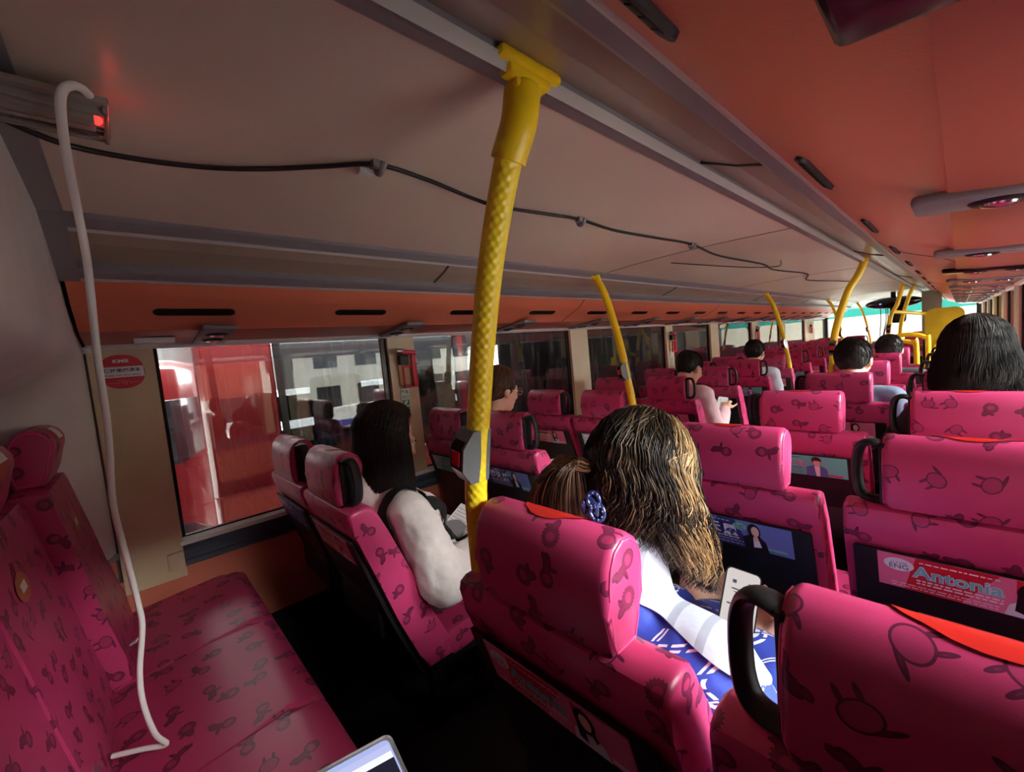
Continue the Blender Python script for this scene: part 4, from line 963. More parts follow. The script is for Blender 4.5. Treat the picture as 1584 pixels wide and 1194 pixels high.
def long_hair(H, parent, m, length, n=2400, seed=1, wave=.0, lift=0.0, part=.0, face=118, flare=.0, puff=1.08, biasf=None, side_len=None, rad=.0013, gather=None):
    """strands combed from the parting over the skull, then hanging; az 0 is the back of the head"""
    rnd = random.Random(seed); paths = []; A = (.080*puff, .100*puff, .098*puff); cen = Vector((part*.0, -.010, .028))
    Ri = H.R.transposed(); dn = Ri @ Vector((0, 0, -1)); dn = dn/H.k
    def ptf(az, th, s):
        return Vector((A[0]*s*math.sin(th)*math.sin(az), -A[1]*s*math.sin(th)*math.cos(az), A[2]*s*math.cos(th)))+cen
    lim = math.radians(face)
    def path(az0, s, Lk, ph, jit=0.0):
        out = []; sg = 1 if az0 >= 0 else -1; ja = rnd.uniform(-jit, jit); jb = rnd.uniform(-jit, jit)
        end = lim if abs(az0) > lim else abs(az0)
        nth = 7; the = math.radians(90)
        for i in range(nth):
            f = i/(nth-1); th = .05+(the-.05)*f; g = sst(min(1, f*1.25)); az = sg*(abs(az0)*(1-g)+end*g)
            out.append(ptf(az+ja*f*(1+math.sin(f*5+ph)), th, s+.02*jb*math.sin(f*4+ph)))
        az = sg*end+ja; p = out[-1]; outd = Vector((math.sin(az), -math.cos(az), 0)); nh = 9
        for i in range(1, nh+1):
            f = i/nh; q = p+dn*(Lk*f)+outd*(flare*math.sin(f*PI*.6)-.012*f)
            if wave: q += Vector((math.sin(f*9+ph), math.cos(f*8+ph*1.7), 0))*wave*f
            if gather is not None: q = q.lerp(Vector(gather), sst(f)*.85)
            out.append(q)
        return [H.M @ q for q in out]
    for _ in range(n):
        az = rnd.uniform(-PI, PI); s = rnd.uniform(.97, 1.05); L_ = length*(rnd.uniform(.86, 1.04) if not lift else rnd.uniform(.72, 1.12))
        if side_len and abs(az) > 1.9: L_ *= side_len
        paths.append(path(az, s*(1+lift*rnd.random()**2), L_, round(az*5)+rnd.uniform(-.7, .7), .22+lift*4))
    o = strand_obj(paths, 'hair', m, parent, rad, seed, biasf)
    # dense under-layer so that no scalp shows
    mb = MB(); na = 40; P = [path(-PI+2*PI*k/na+.001, .955, length*.93, 0) for k in range(na+1)]; L_ = len(P[0])
    vs = [q for p in P for q in p]; fs = []
    for k in range(na):
        if True:
            for i in range(L_-1): fs.append((k*L_+i, (k+1)*L_+i, (k+1)*L_+i+1, k*L_+i+1))
    uv = [[(.15, .5)]*4 for _ in fs]
    mb.add(vs, fs, 0, uv); u = mb.build('hair_underlayer', m, o); u.data.transform(Matrix.Translation(-Vector(parent.location)))
    return o
def short_hair(H, parent, m, n=1500, seed=1, length=.045, top=1.0, low=-.052, fringe=.055, rad=.0014):
    rnd = random.Random(seed); paths = []
    A = (.080, .101, .098*top); cen = Vector((0, -.012, .030))
    def hairline(az):      # lowest polar angle by azimuth (0 = back)
        a = abs(az)
        return math.radians(140 if a < 1.1 else 140-50*(a-1.1)/.6 if a < 1.7 else 90-30*(a-1.7)/1.44)
    def ptf(az, th, s): return Vector((A[0]*s*math.sin(th)*math.sin(az), -A[1]*s*math.sin(th)*math.cos(az), A[2]*s*math.cos(th)))+cen
    for _ in range(n):
        az = rnd.uniform(-PI, PI); th = math.acos(1-rnd.random()*(1-math.cos(hairline(az)))); P = []
        L_ = length*rnd.uniform(.7, 1.15)*(1.0 if th < 1.3 else .6); s0 = 1.0
        for i in range(6):
            f = i/5; t2 = th+L_/.095*f*.85; az2 = az+(.25 if az > 0 else -.1)*f*(1-th/2.2)
            P.append(H.M @ ptf(az2, t2, s0+.085*math.sin(f*PI*.55)*(1.1-th/2.6)+rnd.uniform(-.004, .004)))
        paths.append(P)
    o = strand_obj(paths, 'hair', m, parent, rad, seed)
    mb = MB(); na, nt_ = 36, 12; vs = []; fs = []
    for k in range(na):
        az = -PI+2*PI*k/na
        for i in range(nt_+1): vs.append(H.M @ ptf(az, .001+hairline(az)*i/nt_, 1.02+.03*math.cos(i/nt_*1.5)))
    for k in range(na):
        k2 = (k+1) % na
        for i in range(nt_): fs.append((k*(nt_+1)+i, k2*(nt_+1)+i, k2*(nt_+1)+i+1, k*(nt_+1)+i+1))
    mb.add(vs, fs, 0, [[(.15, .5)]*4 for _ in fs]); u = mb.build('hair_underlayer', m, o); u.data.transform(Matrix.Translation(-Vector(parent.location)))
    return o
def hand(mb, wrist, d, palm_n, side=1, curl=.6, k=1.0):
    """palm with five bent fingers; d points along the hand, palm_n out of the palm, side=+1 puts the thumb towards d x palm_n"""
    d = Vector(d).normalized(); n = Vector(palm_n); n = (n-d*n.dot(d)).normalized(); s = d.cross(n)*side; w = Vector(wrist)
    mb.cap(w, .024*k, w+d*.03*k, .026*k)
    for q in (-.026, -.009, .009, .026): mb.cap(w+d*.02*k+s*q*.7*k, .015*k, w+d*.085*k+s*q*k, .0125*k)
    ln = [.062, .076, .080, .070]; off = [-.030, -.0105, .0095, .029]
    for i in range(4):
        p = w+d*.088*k+s*off[3-i]*k; a = 0; L_ = ln[i]*k
        for j, (f, r) in enumerate(((.44, .0088), (.32, .0080), (.24, .0072))):
            a += curl*(.55+.25*j); dd = d*math.cos(a)+n*math.sin(a); q = p+dd*L_*f; mb.cap(p, r*k, q, r*.93*k); p = q
    p = w+d*.03*k+s*.024*k
    for (f, r, b) in ((.036, .0125, .9), (.030, .0105, .5), (.024, .009, .15)):
        dd = (d*math.cos(b)+s*math.sin(b)+n*.55*curl).normalized(); q = p+dd*f*k; mb.cap(p, r*k, q, r*.92*k); p = q
class Body:
    def __init__(s, H, neck, chest, pelvis, sho, elb, wri, knees, feet, k=1.0):
        s.__dict__.update(locals())
    def skin(s, mb, hands=None):
        k = s.k; s.H.skull(mb); nk = Vector(s.neck)
        mb.cap(s.H.p(0, -.022, -.055), .050*k, nk, .054*k)
        s.core(mb, 0)
        for i in (0, 1):
            mb.cap(s.sho[i], .044*k, s.elb[i], .036*k); mb.cap(s.elb[i], .035*k, s.wri[i], .025*k)
            mb.cap(Vector(s.pelvis)+Vector(((-1, 1)[i]*.075, .02, -.02)), .072*k, s.knees[i], .05*k); mb.cap(s.knees[i], .048*k, s.feet[i], .034*k); mb.cap(s.feet[i], .034*k, Vector(s.feet[i])+Vector((0, .13, -.02)), .026*k)
            if hands and hands[i]: hand(mb, s.wri[i], *hands[i])
            else: d = (Vector(s.wri[i])-Vector(s.elb[i])); hand(mb, s.wri[i], d, (0, .2, -1), 1 if i == 0 else -1, .45)
    def core(s, mb, g, w=1.0):
        k = s.k; c = Vector(s.chest); p = Vector(s.pelvis); n = Vector(s.neck); l, r = Vector(s.sho[0]), Vector(s.sho[1]); m = (l+r)/2
        ax = (r-l).normalized()
        for q in (-1, 0, 1): mb.cap(c+ax*q*.062*w, .092*k+g, p+ax*q*.06*w, .098*k+g)
        for q in (-1, 1): mb.cap(c+ax*q*.07*w, .088*k+g, m+ax*q*.07*w-Vector((0, 0, .03)), .074*k+g)
        mb.cap(l, .052*k+g, r, .052*k+g); mb.cap(n, .048*k+g, m+Vector((0, 0, -.02)), .075*k+g)
    def top(s, mb, g=.012, sleeve=1.0, puff=0.0):
        s.core(mb, g); k = s.k
        for i in (0, 1):
            a, b, c = Vector(s.sho[i]), Vector(s.elb[i]), Vector(s.wri[i])
            mb.cap(a, .050*k+g, b, .042*k+g+puff)
            if sleeve > .5: mb.cap(b, .041*k+g+puff, b.lerp(c, .94), .030*k+g+puff*.4)
    def legs(s, mb, g=.012):
        k = s.k; p = Vector(s.pelvis)
        mb.cap(p+Vector((-.07, 0, -.01)), .105*k+g, p+Vector((.07, 0, -.01)), .105*k+g)
        for i in (0, 1):
            mb.cap(p+Vector(((-1, 1)[i]*.075, .02, -.02)), .078*k+g, s.knees[i], .056*k+g); mb.cap(s.knees[i], .055*k+g, Vector(s.feet[i])+Vector((0, 0, .02)), .042*k+g)
def seated(x, yrow, head, yaw, pitch, lean=0, k=1.0, arms=None, roll=0, sw=.165):
    H = Head(head, yaw, pitch, roll, k); c = Vector(head)
    neck = H.p(0, -.050, -.150); pel = Vector((x, yrow+.335, .575)); chest = neck.lerp(pel, .42)+Vector((0, -.015, 0))
    m = neck+Vector((0, -.0, -.055)); w = sw*k
    a = math.radians(yaw*.3); ax = Vector((math.cos(a), math.sin(a), 0))
    sho = [m-ax*w, m+ax*w]
    elb = [sho[0]+Vector((-.03, .06, -.27)), sho[1]+Vector((.03, .06, -.27))]
    wri = [Vector((x-.09, elb[0].y+.22, elb[0].z+.02)), Vector((x+.09, elb[1].y+.22, elb[1].z+.02))]
    lw = .10 if sw > .15 else .065
    kn = [Vector((x-lw, yrow+.72, .53)), Vector((x+lw, yrow+.72, .53))]; ft = [Vector((x-lw, yrow+.66, .09)), Vector((x+lw, yrow+.66, .09))]
    if arms:
        for i in (0, 1):
            if arms[i]: elb[i], wri[i] = Vector(arms[i][0]), Vector(arms[i][1])
    return H, Body(H, neck, chest, pel, sho, elb, wri, kn, ft, k)
def pz(x, y, z): return (x, y, Z(z))
black_hair = hair_mat('black_hair', rgb(14, 11, 10), rgb(50, 40, 36), rough=.46)
soft_black_hair = hair_mat('soft_black_hair', rgb(10, 9, 9), rgb(40, 35, 32), rough=.5)
brown_hair = hair_mat('brown_hair', rgb(50, 32, 24), rgb(126, 92, 70))
streak_hair = hair_mat('streaked_hair', rgb(28, 20, 15), rgb(222, 182, 128), rough=.42)
m_skin.node_tree.nodes['Principled BSDF'].inputs['Subsurface Weight'].default_value = .08
def person(label, loc):
    return thing('person', label, 'person', loc)

# person in the white blouse, first left row by the aisle
H, B = seated(-1.37, .405, pz(-1.385, .650, -.272), -6, 20, arms=[(pz(-1.56, .70, -.66), pz(-1.44, .92, -.70)), (pz(-1.135, .675, -.700), pz(-1.240, .905, -.715))])
B.sho = [Vector(pz(-1.535, .615, -.475)), Vector(pz(-1.205, .615, -.475))]
t = person('person in a white blouse with black straps reading an open notebook', (-1.37, .74, .47))
mb = MB(); B.skin(mb, [((.3, .9, .1), (.5, -.2, .8), -1, .5), ((-.35, .9, .1), (-.4, -.2, .8), 1, .5)]); bd = remeshed(mb, 'body', m_skin, t, .006, 4); H.eyes(t)
def blouse_shape(x):
    mb = MB(); B.top(mb, .014+x, 1, .030); mb.cap(pz(-1.45, .705, -.54), .082+x, pz(-1.30, .705, -.54), .082+x); mb.cap(pz(-1.42, .72, -.68), .10+x, pz(-1.30, .72, -.68), .10+x); mb.cap(pz(-1.225, .64, -.60), .06+x, pz(-1.20, .70, -.72), .055+x)
    return mb
remeshed(blouse_shape(0), 'blouse', cloth_mat('white_blouse', rgb(232, 224, 218), .8, .3, 14), t, .008, 5, .024, .062)
mb = MB(); B.legs(mb, .016); mb.cap(B.knees[0], .075, B.knees[1], .075); mb.cap(Vector(B.pelvis)+Vector((0, .15, .0)), .13, (B.knees[0]+B.knees[1])/2, .10); remeshed(mb, 'skirt', cloth_mat('grey_skirt', rgb(112, 108, 108), .85), t, .011, 8)
# black pinafore: two shoulder straps and the front below the chest, lying on the blouse
pf = remeshed(blouse_shape(.010), 'pinafore', mat('black_cloth', rgb(18, 16, 18), .8), t, .008, 5, .024, .062)
off = Vector(t.location); out = bmesh.new()
def slab(cuts):
    bm = bmesh.new(); bm.from_mesh(pf.data)
    for co, no in cuts: bmesh.ops.bisect_plane(bm, geom=bm.verts[:]+bm.edges[:]+bm.faces[:], plane_co=Vector(co)-off, plane_no=Vector(no), clear_inner=True)
    me = bpy.data.meshes.new('slab'); bm.to_mesh(me); bm.free(); out.from_mesh(me); bpy.data.meshes.remove(me)
for xs_ in (-1.238, -1.49):
    slab([((xs_-.026, 0, 0), (1, 0, 0)), ((xs_+.024, 0, 0), (-1, 0, 0)), (pz(0, 0, -.66), (0, 0, 1))])
slab([(pz(0, 0, -.655), (0, .0, -1)), ((-1.212, 0, 0), (-1, 0, 0)), ((-1.52, 0, 0), (1, 0, 0))])
out.to_mesh(pf.data); out.free()
for q in pf.data.polygons: q.use_smooth = True
long_hair(H, t, black_hair, .245, 3800, 11, face=93, puff=1.17, flare=.016, side_len=.96, rad=.0014)
nb = thing('notebook', 'open notebook held by the person in the white blouse', 'notebook', pz(-1.315, .905, -.655))
M_ = Matrix.Rotation(math.radians(32), 4, 'X')
for s_ in (-1, 1):
    mb = MB(); mb.rbox(.002 if s_ > 0 else -.105, .105 if s_ > 0 else -.002, -.075, .075, -.004, .004, .002, 1, M=M_ @ Matrix.Rotation(-.16*s_, 4, 'Y'))
    for k in range(9): mb.box((.012 if s_ > 0 else -.095), (.095 if s_ > 0 else -.012), -.06+.014*k, -.0585+.014*k, .004, .0044, 1, M=M_ @ Matrix.Rotation(-.16*s_, 4, 'Y'))
    mb.build('page', [mat('paper', rgb(238, 234, 234), .6), mat('ink', rgb(120, 116, 130), .6)], nb)
mb = MB(); mb.rbox(-.112, .112, -.08, .08, -.010, -.005, .002, 1, M=M_); mb.build('cover', mat('notebook_cover', rgb(60, 60, 66), .5), nb)

# person in the blue patterned dress, nearest right aisle seat
H, B = seated(-.44, .405, pz(-.445, .735, -.292), 4, 38, arms=[(pz(-.66, .76, -.72), pz(-.50, .985, -.69)), (pz(-.190, .74, -.80), pz(-.315, .955, -.70))])
B.neck = Vector(pz(-.44, .665, -.405)); B.sho = [Vector(pz(-.595, .665, -.525)), Vector(pz(-.290, .660, -.548))]; B.chest = Vector(pz(-.435, .645, -.62))
YOKE = -.445
t = person('person in a blue dress with white dashed lines looking down at a phone', (-.44, .74, .47))
mb = MB(); B.skin(mb, [((.35, .85, .2), (.6, -.4, .5), -1, .5), ((-.15, .9, .35), (-.4, -.3, .85), 1, .55)]); remeshed(mb, 'body', m_skin, t, .006, 4); H.eyes(t)
def dress_mat():
    m = cloth_mat('blue_dashed_dress', rgb(40, 62, 160), .75, .55, 8); nt = m.node_tree; N = nt.nodes; L = nt.links; b = N['Principled BSDF']
    tc_ = N.new('ShaderNodeTexCoord'); mp = N.new('ShaderNodeMapping'); mp.inputs['Rotation'].default_value = (0, .30, 0); L.new(tc_.outputs['Object'], mp.inputs[0]); s = N.new('ShaderNodeSeparateXYZ'); L.new(mp.outputs[0], s.inputs[0])
    def mm(op, a, c=None):
        n = N.new('ShaderNodeMath'); n.operation = op
        for i, q in enumerate((a, c)):
            if q is None: continue
            if isinstance(q, (int, float)): n.inputs[i].default_value = q
            else: L.new(q, n.inputs[i])
        return n.outputs[0]
    across = mm('ADD', s.outputs[0], mm('MULTIPLY', s.outputs[1], -.9)); down = mm('ADD', s.outputs[2], 0.0)
    def lines(a, o):
        f = mm('FRACT', mm('ADD', mm('MULTIPLY', a, 1/.075), 10.3)); d = mm('ABSOLUTE', mm('SUBTRACT', f, .5))
        two = mm('LESS_THAN', mm('ABSOLUTE', mm('SUBTRACT', d, .045)), .022)
        dash = mm('LESS_THAN', mm('FRACT', mm('ADD', mm('MULTIPLY', o, 1/.019), 10.0)), .70)
        return mm('MULTIPLY', two, dash)
    fac = mm('MAXIMUM', lines(across, down), lines(down, across))
    mx = N.new('ShaderNodeMix'); mx.data_type = 'RGBA'; mx.inputs['A'].default_value = rgb(42, 66, 170); mx.inputs['B'].default_value = rgb(232, 236, 246)
    L.new(fac, mx.inputs['Factor']); L.new(mx.outputs['Result'], b.inputs['Base Color']); return m
def shawl_mat():
    m = cloth_mat('white_shawl', rgb(164, 168, 182), .8, .5, 8); nt = m.node_tree; N = nt.nodes; L = nt.links; b = N['Principled BSDF']
    tc_ = N.new('ShaderNodeTexCoord'); s = N.new('ShaderNodeSeparateXYZ'); L.new(tc_.outputs['Object'], s.inputs[0])
    w = N.new('ShaderNodeMath'); w.operation = 'FRACT'; a = N.new('ShaderNodeMath'); a.operation = 'MULTIPLY_ADD'; a.inputs[1].default_value = 1/.052; a.inputs[2].default_value = 10.15
    L.new(s.outputs[0], a.inputs[0]); L.new(a.outputs[0], w.inputs[0]); g = N.new('ShaderNodeMath'); g.operation = 'LESS_THAN'; g.inputs[1].default_value = .27; L.new(w.outputs[0], g.inputs[0])
    mx = N.new('ShaderNodeMix'); mx.data_type = 'RGBA'; mx.inputs['A'].default_value = rgb(164, 168, 182); mx.inputs['B'].default_value = rgb(136, 140, 154)
    L.new(g.outputs[0], mx.inputs['Factor']); L.new(mx.outputs['Result'], b.inputs['Base Color']); return m
mb = MB(); B.top(mb, .020, 1, .02); remeshed(mb, 'dress', dress_mat(), t, .009, 6, .016, .06)
mb = MB(); B.legs(mb, .02); mb.cap(B.knees[0], .08, B.knees[1], .08); mb.cap(Vector(B.pelvis)+Vector((0, .15, 0)), .13, (B.knees[0]+B.knees[1])/2, .10); remeshed(mb, 'dress_skirt', MATS['blue_dashed_dress'], t, .012, 8)
mb = MB(); B.top(mb, .026, 0, .02); sw = remeshed(mb, 'shawl', shawl_mat(), t, .008, 8)
bm = bmesh.new(); bm.from_mesh(sw.data); off = Vector(t.location)
bmesh.ops.bisect_plane(bm, geom=bm.verts[:]+bm.edges[:]+bm.faces[:], plane_co=Vector(pz(-.357, .56, YOKE))-off, plane_no=Vector((.4, .4, 1)), clear_inner=True)
bm.to_mesh(sw.data); bm.free()
cH = H.c
rnd_ = random.Random(9)
def streak(P):
    p = H.M.inverted() @ P[4]; a = math.atan2(p.x, -p.y)
    return .85*math.exp(-((a-1.15)/.42)**2)*(1 if rnd_.random() < .8 else .3)+.16*math.exp(-((a-.2)/.2)**2)-.42
long_hair(H, t, streak_hair, .185, 5200, 5, wave=.020, face=128, puff=1.27, flare=.026, biasf=streak, lift=.055, rad=.0013)
paths = []; rnd = random.Random(4)
for _ in range(420):      # gathered lock pulled through the clip and falling behind
    a = rnd.uniform(-1, 1); b_ = rnd.uniform(-1, 1); p0 = H.p(-.05+.02*a, -.105, .03+.03*b_); p1 = H.p(-.055+.012*a, -.125, -.015+.012*b_); p2 = p1+Vector((-.02+.016*a, -.035+.012*b_, .012)); p3 = p2+Vector((-.015+.02*a, -.012+.014*b_, -.05)); p4 = p3+Vector((.004*a, .004*b_, -.055-rnd.random()*.03))
    paths.append(catmull([p0, p1, p2, p3, p4], 3))
strand_obj(paths, 'hair_lock', hair_mat('auburn_lock', rgb(48, 28, 20), rgb(120, 78, 54)), t, .0013, 6)
cp = px_at(918, 783, -.435); d_ = (Vector((0, 0, EYE))-cp).normalized()
Mc = Matrix.Translation(cp-Vector(t.location)) @ d_.to_track_quat('Z', 'Y').to_matrix().to_4x4() @ Matrix.Rotation(math.radians(8), 4, 'Z')
mb = MB()
ring = lambda cx, cy, rx, ry, r: mb.tube([(cx+rx*math.cos(2*PI*k/20), cy+ry*math.sin(2*PI*k/20), .004) for k in range(21)], r, 10, cap=False)
mb2 = mb
def MBt(pts, r): mb.tube([Mc @ Vector(p) for p in pts], r, 10)
for (cx, cy, rx, ry) in ((.002, .010, .010, .013), (.004, -.011, .0115, .014)):
    MBt([(cx+rx*math.cos(2*PI*k/20), cy+ry*math.sin(2*PI*k/20), .004) for k in range(21)], .0042)
MBt([(-.004, .014, .003), (.006, .0, .006), (.002, -.016, .003)], .005)
for k in range(16):
    a = 2*PI*k/8; cy = .010 if k < 8 else -.011; mb.ell(Mc @ Vector((.003+.010*math.cos(a), cy+.012*math.sin(a), .009)), (.0017,)*3, None, 1, 8, 6)
for k in range(4): MBt([(-.018, -.012+.008*k, -.004), (-.006, -.010+.007*k, .001)], .003)
mb.ell(Mc @ Vector((-.017, .002, -.002)), (.006, .006, .014), None, 0)
mb.build('hair_clip', [mat('navy_clip', rgb(24, 34, 84), .2, coat=.6), mat('pearl', rgb(120, 136, 190), .2)], t)
# phones
def phone(c, label, nrm_, upv, w=.074, h=.158, case=rgb(30, 30, 34)):
    t = thing('phone', label, 'phone', c); n = Vector(nrm_).normalized(); u = Vector(upv); u = (u-n*u.dot(n)).normalized(); r = u.cross(n)
    M = Matrix(((r.x, u.x, n.x, 0), (r.y, u.y, n.y, 0), (r.z, u.z, n.z, 0), (0, 0, 0, 1)))
    mb = MB(); mb.prism(rr(-w/2, w/2, -h/2, h/2, .012), -.004, .004, 'xy', M=M); mb.build('phone_case', mat('phone_black', case, .3), t)
    mb = MB(); mb.prism(rr(-w/2+.003, w/2-.003, -h/2+.003, h/2-.003, .010), .004, .0046, 'xy', M=M)
    for k, (a, b_, y, hh) in enumerate(((-.02, .02, .030, .003), (-.015, .015, .024, .002), (-.02, -.012, .044, .008), (.012, .02, .044, .008), (-.025, -.018, -.005, .004), (-.008, -.002, -.005, .004), (.010, .016, -.005, .004))):
        mb.prism([(a, y), (b_, y), (b_, y+hh), (a, y+hh)], .0046, .0049, 'xy', 1, M=M)
    mb.build('phone_screen', [mat('lit_phone_screen', rgb(60, 58, 56), .2, emit=rgb(226, 218, 214), estr=.32), mat('phone_ink', rgb(70, 80, 90), .4)], t)
    return t
phone(px_at(1138, 943, -.345)+Vector((0, .02, 0)), 'black phone with a lit white screen held by the person in blue', (.35, -.62, .62), (-.0, .6, .8))

# person with a pale clip, second left row by the window
H, B = seated(-1.80, 1.155, pz(-1.665, 1.445, -.190), -8, 10, arms=[None, (pz(-1.50, 1.50, -.68), pz(-1.60, 1.74, -.66))])
t = person('person in a pale top sitting in the second left row behind the thick pole', (-1.75, 1.49, .47))
mb = MB(); B.skin(mb); remeshed(mb, 'body', m_skin, t, .008, 4); H.eyes(t)
mb = MB(); B.top(mb, .014); remeshed(mb, 'top', cloth_mat('pale_top', rgb(222, 200, 206), .8), t, .011, 6)
B.knees[1] = Vector(pz(-1.52, 1.74, -.72)); B.feet[1] = Vector(pz(-1.50, 1.72, -1.25))
mb = MB(); B.legs(mb, .016); remeshed(mb, 'trousers', cloth_mat('cream_trousers', rgb(232, 220, 206), .8), t, .012, 6)
long_hair(H, t, brown_hair, .13, 2400, 21, face=96, puff=1.07, gather=(0, -.12, -.055), rad=.0014)
mb = MB(); mb.rbox(-.012, .012, -.020, .004, -.05, .05, .006, M=Matrix.Translation(Vector(H.p(.035, -.125, -.02))-Vector(t.location)) @ Matrix.Rotation(.15, 4, 'X')); mb.build('hair_clip', mat('pink_clip', rgb(240, 196, 190), .4), t)
mb = MB()
for q in (-1, 1): mb.tube([H.M @ Vector((q*.034+.022*math.cos(2*PI*k/18), .105, .002+.018*math.sin(2*PI*k/18))) for k in range(19)], .0012, 6, cap=False); mb.tube([H.M @ Vector((q*.056, .104, .004)), H.M @ Vector((q*.076, .05, .006)), H.M @ Vector((q*.078, -.0, .006))], .0014, 6)
gl = mb.build('glasses', mat('glasses_frame', rgb(210, 170, 150), .3, metal=.6), t); gl.data.transform(Matrix.Translation(-Vector(t.location)))
o = thing('bag', 'white bag with a red edge beyond the second left aisle seat', 'bag', pz(-1.15, 1.66, -.72))
mb = MB(); mb.rbox(-.035, .035, -.03, .035, -.07, .055, .03, 4); mb.build('bag_body', cloth_mat('bag_white', rgb(236, 226, 216), .7), o)
mb = MB(); mb.tube(catmull([(.0, -.034, -.05), (.02, -.035, .0), (.01, -.030, .05), (0, -.0, .075), (0, .03, .05)], 5), .005, 8); mb.build('bag_strap', m_red, o)

def simple_person(label, seat, head, yaw, pitch, hair, cloth_name, cloth, hoodie=False, arms=None, seed=1, long=None, k=1.0, sw=.165):
    H, B = seated(SX[seat[0]], ROW0+PITCHY*seat[1], head, yaw, pitch, arms=arms, k=k, sw=sw)
    t = person(label, (SX[seat[0]], ROW0+PITCHY*seat[1]+.335, .47))
    mb = MB(); B.skin(mb); remeshed(mb, 'body', m_skin, t, .009, 4); H.eyes(t)
    mb = MB(); B.top(mb, .018)
    if hoodie: mb.cap(Vector(B.neck)+Vector((-.06, -.07, -.02)), .05, Vector(B.neck)+Vector((.06, -.07, -.02)), .05)
    remeshed(mb, 'hooded_top' if hoodie else 'top', cloth_mat(cloth_name, cloth, .8), t, .012, 6, .015, .06)
    mb = MB(); B.legs(mb, .016); remeshed(mb, 'trousers', cloth_mat('dark_trousers', rgb(44, 46, 54), .8), t, .014, 6)
    if long: long_hair(H, t, hair, long['len'], long.get('n', 2400), seed, face=long.get('face', 115), puff=long.get('puff', 1.1), flare=long.get('flare', .02), wave=long.get('wave', 0), rad=.0011)
    else: short_hair(H, t, hair, 1500, seed)
    return H, B, t
simple_person('person in a pale pink shirt bent over a phone, fourth left row', ('La', 3), pz(-1.325, 2.955, -.222), -14, 24, black_hair, 'pale_pink_shirt', rgb(222, 182, 186), arms=[None, (pz(-1.16, 2.98, -.70), pz(-1.20, 3.22, -.56))], seed=31)
phone(pz(-1.235, 3.27, -.535), 'phone held up by the person in the pale pink shirt', (.2, -.7, .6), (0, .6, .8), case=rgb(226, 206, 190))
simple_person('person in a pale blue hooded top, sixth left row', ('La', 5), pz(-1.345, 4.43, -.205), -4, 8, black_hair, 'pale_blue_hoodie', rgb(206, 216, 226), True, seed=32)
simple_person('person in a grey blue shirt, fourth right row beside the aisle', ('M', 3), pz(-.405, 2.95, -.212), -6, 10, black_hair, 'grey_blue_shirt', rgb(84, 98, 122), seed=33)
simple_person('person slouched low in the sixth right aisle seat, only the head showing', ('M', 5), pz(-.385, 4.42, -.245), 0, 4, black_hair, 'dark_shirt', rgb(40, 40, 46), seed=34)
simple_person('person in a black jacket in the third right window seat', ('R', 2), pz(.035, 2.20, -.150), 2, 2, soft_black_hair, 'black_jacket', rgb(16, 16, 18), seed=35, long={'len': .15, 'n': 5000, 'face': 112, 'puff': 1.24, 'flare': .03, 'wave': .008},
              arms=[(pz(-.235, 2.19, -.60), pz(-.10, 2.45, -.62)), (pz(.145, 2.30, -.62), pz(.10, 2.52, -.62))], k=.94, sw=.118)
# ------------------------------------------------------------------ outside
mb = MB(); mb.box(-120, 120, -80, 160, -2.75, -2.7); struct('ground', mb, mat('pale_concrete', rgb(216, 214, 206), .8, noise=.1, nscale=1.5))
def neighbour_bus():
    t = thing('bus', 'red double deck bus with dark windows parked alongside the left windows', 'bus', (-3.02, .30, -2.7))
    Lb = 7.0; zf = Z(-.66)+2.7; zt = Z(.30)+2.7; top = Z(.62)+2.7
    mr = mat('bus_red', rgb(70, 12, 15), .12, coat=.6); md = mat('bus_dark_glass', rgb(16, 18, 22), .04, coat=.5)
    mb = MB(); mb.rbox(-2.5, 0, 0, Lb, .35, zf, .05, 3); mb.rbox(-2.5, -.002, 0, .42, zf-.1, top, .05, 3); mb.rbox(-2.5, 0, 0, Lb, zt, top, .09, 3)
    for y in (1.9, 3.4, 4.9, 6.4): mb.box(-.05, -.006, y-.03, y+.03, zf, zt)
    mb.build('body', mr, t)
    mb = MB(); y = .42
    for b in (1.87, 3.37, 4.87, 6.37, 6.98):
        f = MB(); f.box(-.03, -.004, y, b, zf, zf+.03); f.box(-.03, -.004, y, b, zt-.03, zt); f.box(-.03, -.004, y, y+.04, zf, zt); f.box(-.03, -.004, b-.04, b, zf, zt)
        w = f.build('window', m_gloss_black, t); g = MB(); g.box(-.02, -.012, y+.03, b-.03, zf+.02, zt-.02); g.build('window_pane', pane_glass('tinted_glass', (.30, .32, .34, 1), 1.0), w)
        y = b+.06
    mb = MB(); mb.box(-2.45, -.05, .45, Lb-.05, zf-.02, zf); mb.box(-2.47, -2.44, .1, Lb-.1, zf+.1, zf+.4); mb.build('deck', mat('bus_inside', rgb(70, 70, 72), .7), t)
    for k in range(7):
        s = MB(); s.rbox(-1.0, -.55, .9+k*.85, 1.02+k*.85, zf-.02, zf+.62, .04); s.rbox(-.5, -.08, .9+k*.85, 1.02+k*.85, zf-.02, zf+.62, .04); s.build('seat_pair', mat('bus_seat_grey', rgb(58, 58, 62), .7), t)
    for y in (1.3, 5.4):
        w = MB(); w.lathe([(.05, 0), (.48, 0), (.5, .05), (.5, .25), (.48, .28), (.05, .28)], 28, Matrix.Translation((-.27, y, .5)) @ Matrix.Rotation(PI/2, 4, 'Y')); w.build('wheel', m_black, t)
    return t
neighbour_bus()
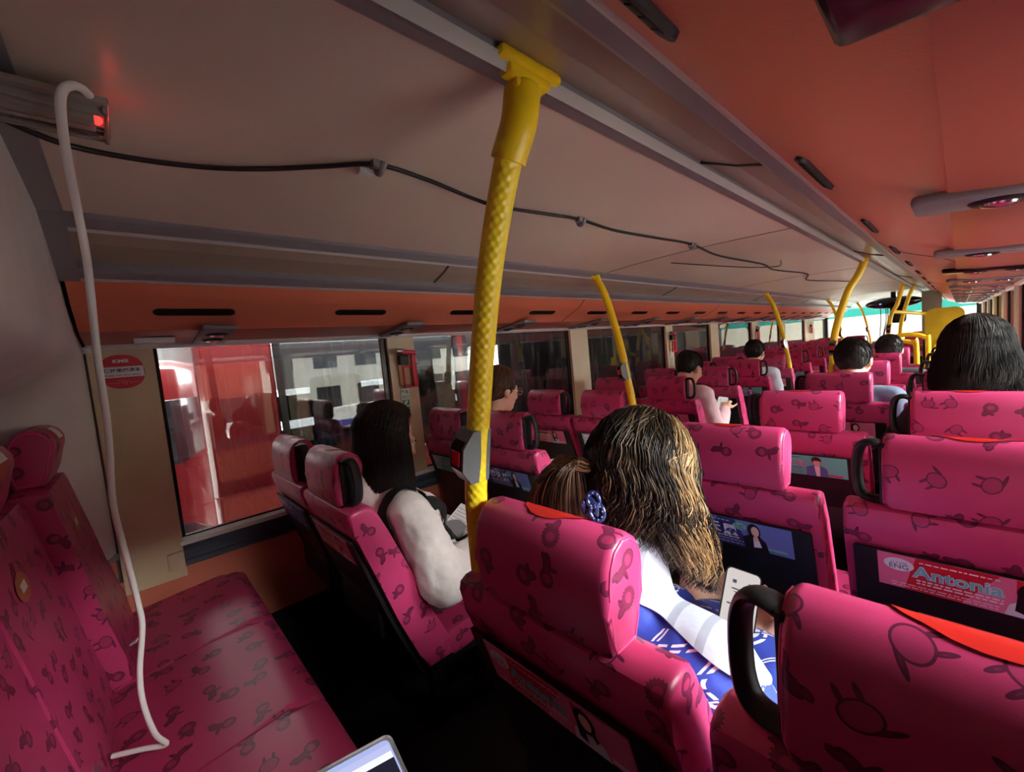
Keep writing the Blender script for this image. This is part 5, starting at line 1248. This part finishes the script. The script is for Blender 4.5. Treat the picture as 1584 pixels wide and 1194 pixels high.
def second_bus(loc, label, length=9.5):
    t = thing('bus', label, 'bus', loc)
    mr = mat('bus_red', rgb(70, 12, 15), .12, coat=.6); md = mat('bus_dark_glass', rgb(16, 18, 22), .04, coat=.5)
    mb = MB(); mb.rbox(-2.5, 0, -length, 0, .35, 4.35, .12, 3); mb.build('body', mr, t)
    for (z0, z1) in ((1.55, 2.3), (3.05, 3.85)):
        for k in range(5):
            w = MB(); w.rbox(-.02, .012, -length+.4+k*1.75, -length+2.05+k*1.75, z0, z1, .01); w.build('window', md, t)
    w = MB(); w.rbox(-2.3, -.2, -.02, .015, 2.95, 4.0, .01); w.rbox(-2.3, -.2, -.02, .015, 1.2, 2.35, .01); w.build('windscreen', md, t)
    for y in (-2.2, -length+2.5):
        w = MB(); w.lathe([(.05, 0), (.48, 0), (.5, .05), (.5, .25), (.48, .28), (.05, .28)], 28, Matrix.Translation((-.27, y, .5)) @ Matrix.Rotation(PI/2, 4, 'Y')); w.build('wheel', m_black, t)
second_bus((-6.6, .9, -2.7), 'red bus parked further out beyond the first left window')
# the yard on the right, seen as reflections in the left panes
mb = MB(); mb.box(0, .3, 0, 60, 0, 2.6); mb.box(-.02, .0, 0, 60, 1.1, 2.1, 1)
for k in range(20): mb.box(-.05, .0, k*3, k*3+.08, 0, 2.6, 2)
h = mb.build('hoarding', [mat('hoarding_white', rgb(235, 235, 232), .5), mat('hoarding_blue', rgb(70, 66, 160), .5), m_grey]); h.location = (12, -28, -2.7)
tag(h, 'white hoarding with a broad blue band across the yard', 'hoarding')
for k, (y, c, nm) in enumerate(((-9, rgb(40, 140, 110), 'green'), (-2, rgb(180, 90, 70), 'rust red'))):
    mb = MB(); mb.box(0, 2.4, 0, 6, 0, 2.6)
    for i in range(24): mb.box(-.04, 0, .1+i*.25, .2+i*.25, .1, 2.5)
    o = mb.build('shipping_container', mat('container_'+nm.replace(' ', '_'), c, .5)); o.location = (15, y, .6); tag(o, '%s ribbed shipping container standing above the hoarding' % nm, 'container')
t = thing('minibus', 'white minibus parked beyond the hoarding', 'minibus', (8.5, -4, -2.7))
mb = MB(); mb.rbox(0, 2.0, 0, 6.2, .4, 2.6, .18, 4); mb.build('body', mat('van_white', rgb(240, 240, 238), .2, coat=.4), t)
for k in range(5): w = MB(); w.rbox(-.012, .02, .4+k*1.12, 1.42+k*1.12, 1.5, 2.2, .01); w.build('window', m_gloss_black, t)
for y in (1.1, 5.0): w = MB(); w.lathe([(.03, 0), (.33, 0), (.35, .05), (.35, .2), (.03, .2)], 22, Matrix.Translation((-.03, y, .35)) @ Matrix.Rotation(PI/2, 4, 'Y')); w.build('wheel', m_black, t)
mb = MB(); mb.box(0, 8, 0, 30, 0, 12)
for i in range(10):
    for j in range(4): mb.box(-.05, 0, 1+i*2.9, 2.6+i*2.9, 1.4+j*2.8, 2.9+j*2.8, 1)
o = mb.build('building', [mat('pale_render', rgb(222, 220, 212), .8), m_gloss_black]); o.location = (26, -6, -2.7); tag(o, 'pale block with rows of dark windows across the yard', 'building')
mb = MB(); mb.box(-30, 30, 0, 8, 0, 16); o = mb.build('building', mat('cream_render', rgb(164, 160, 146), .8)); o.location = (0, 34, -2.7); tag(o, 'plain cream building filling the view through the windscreen', 'building')
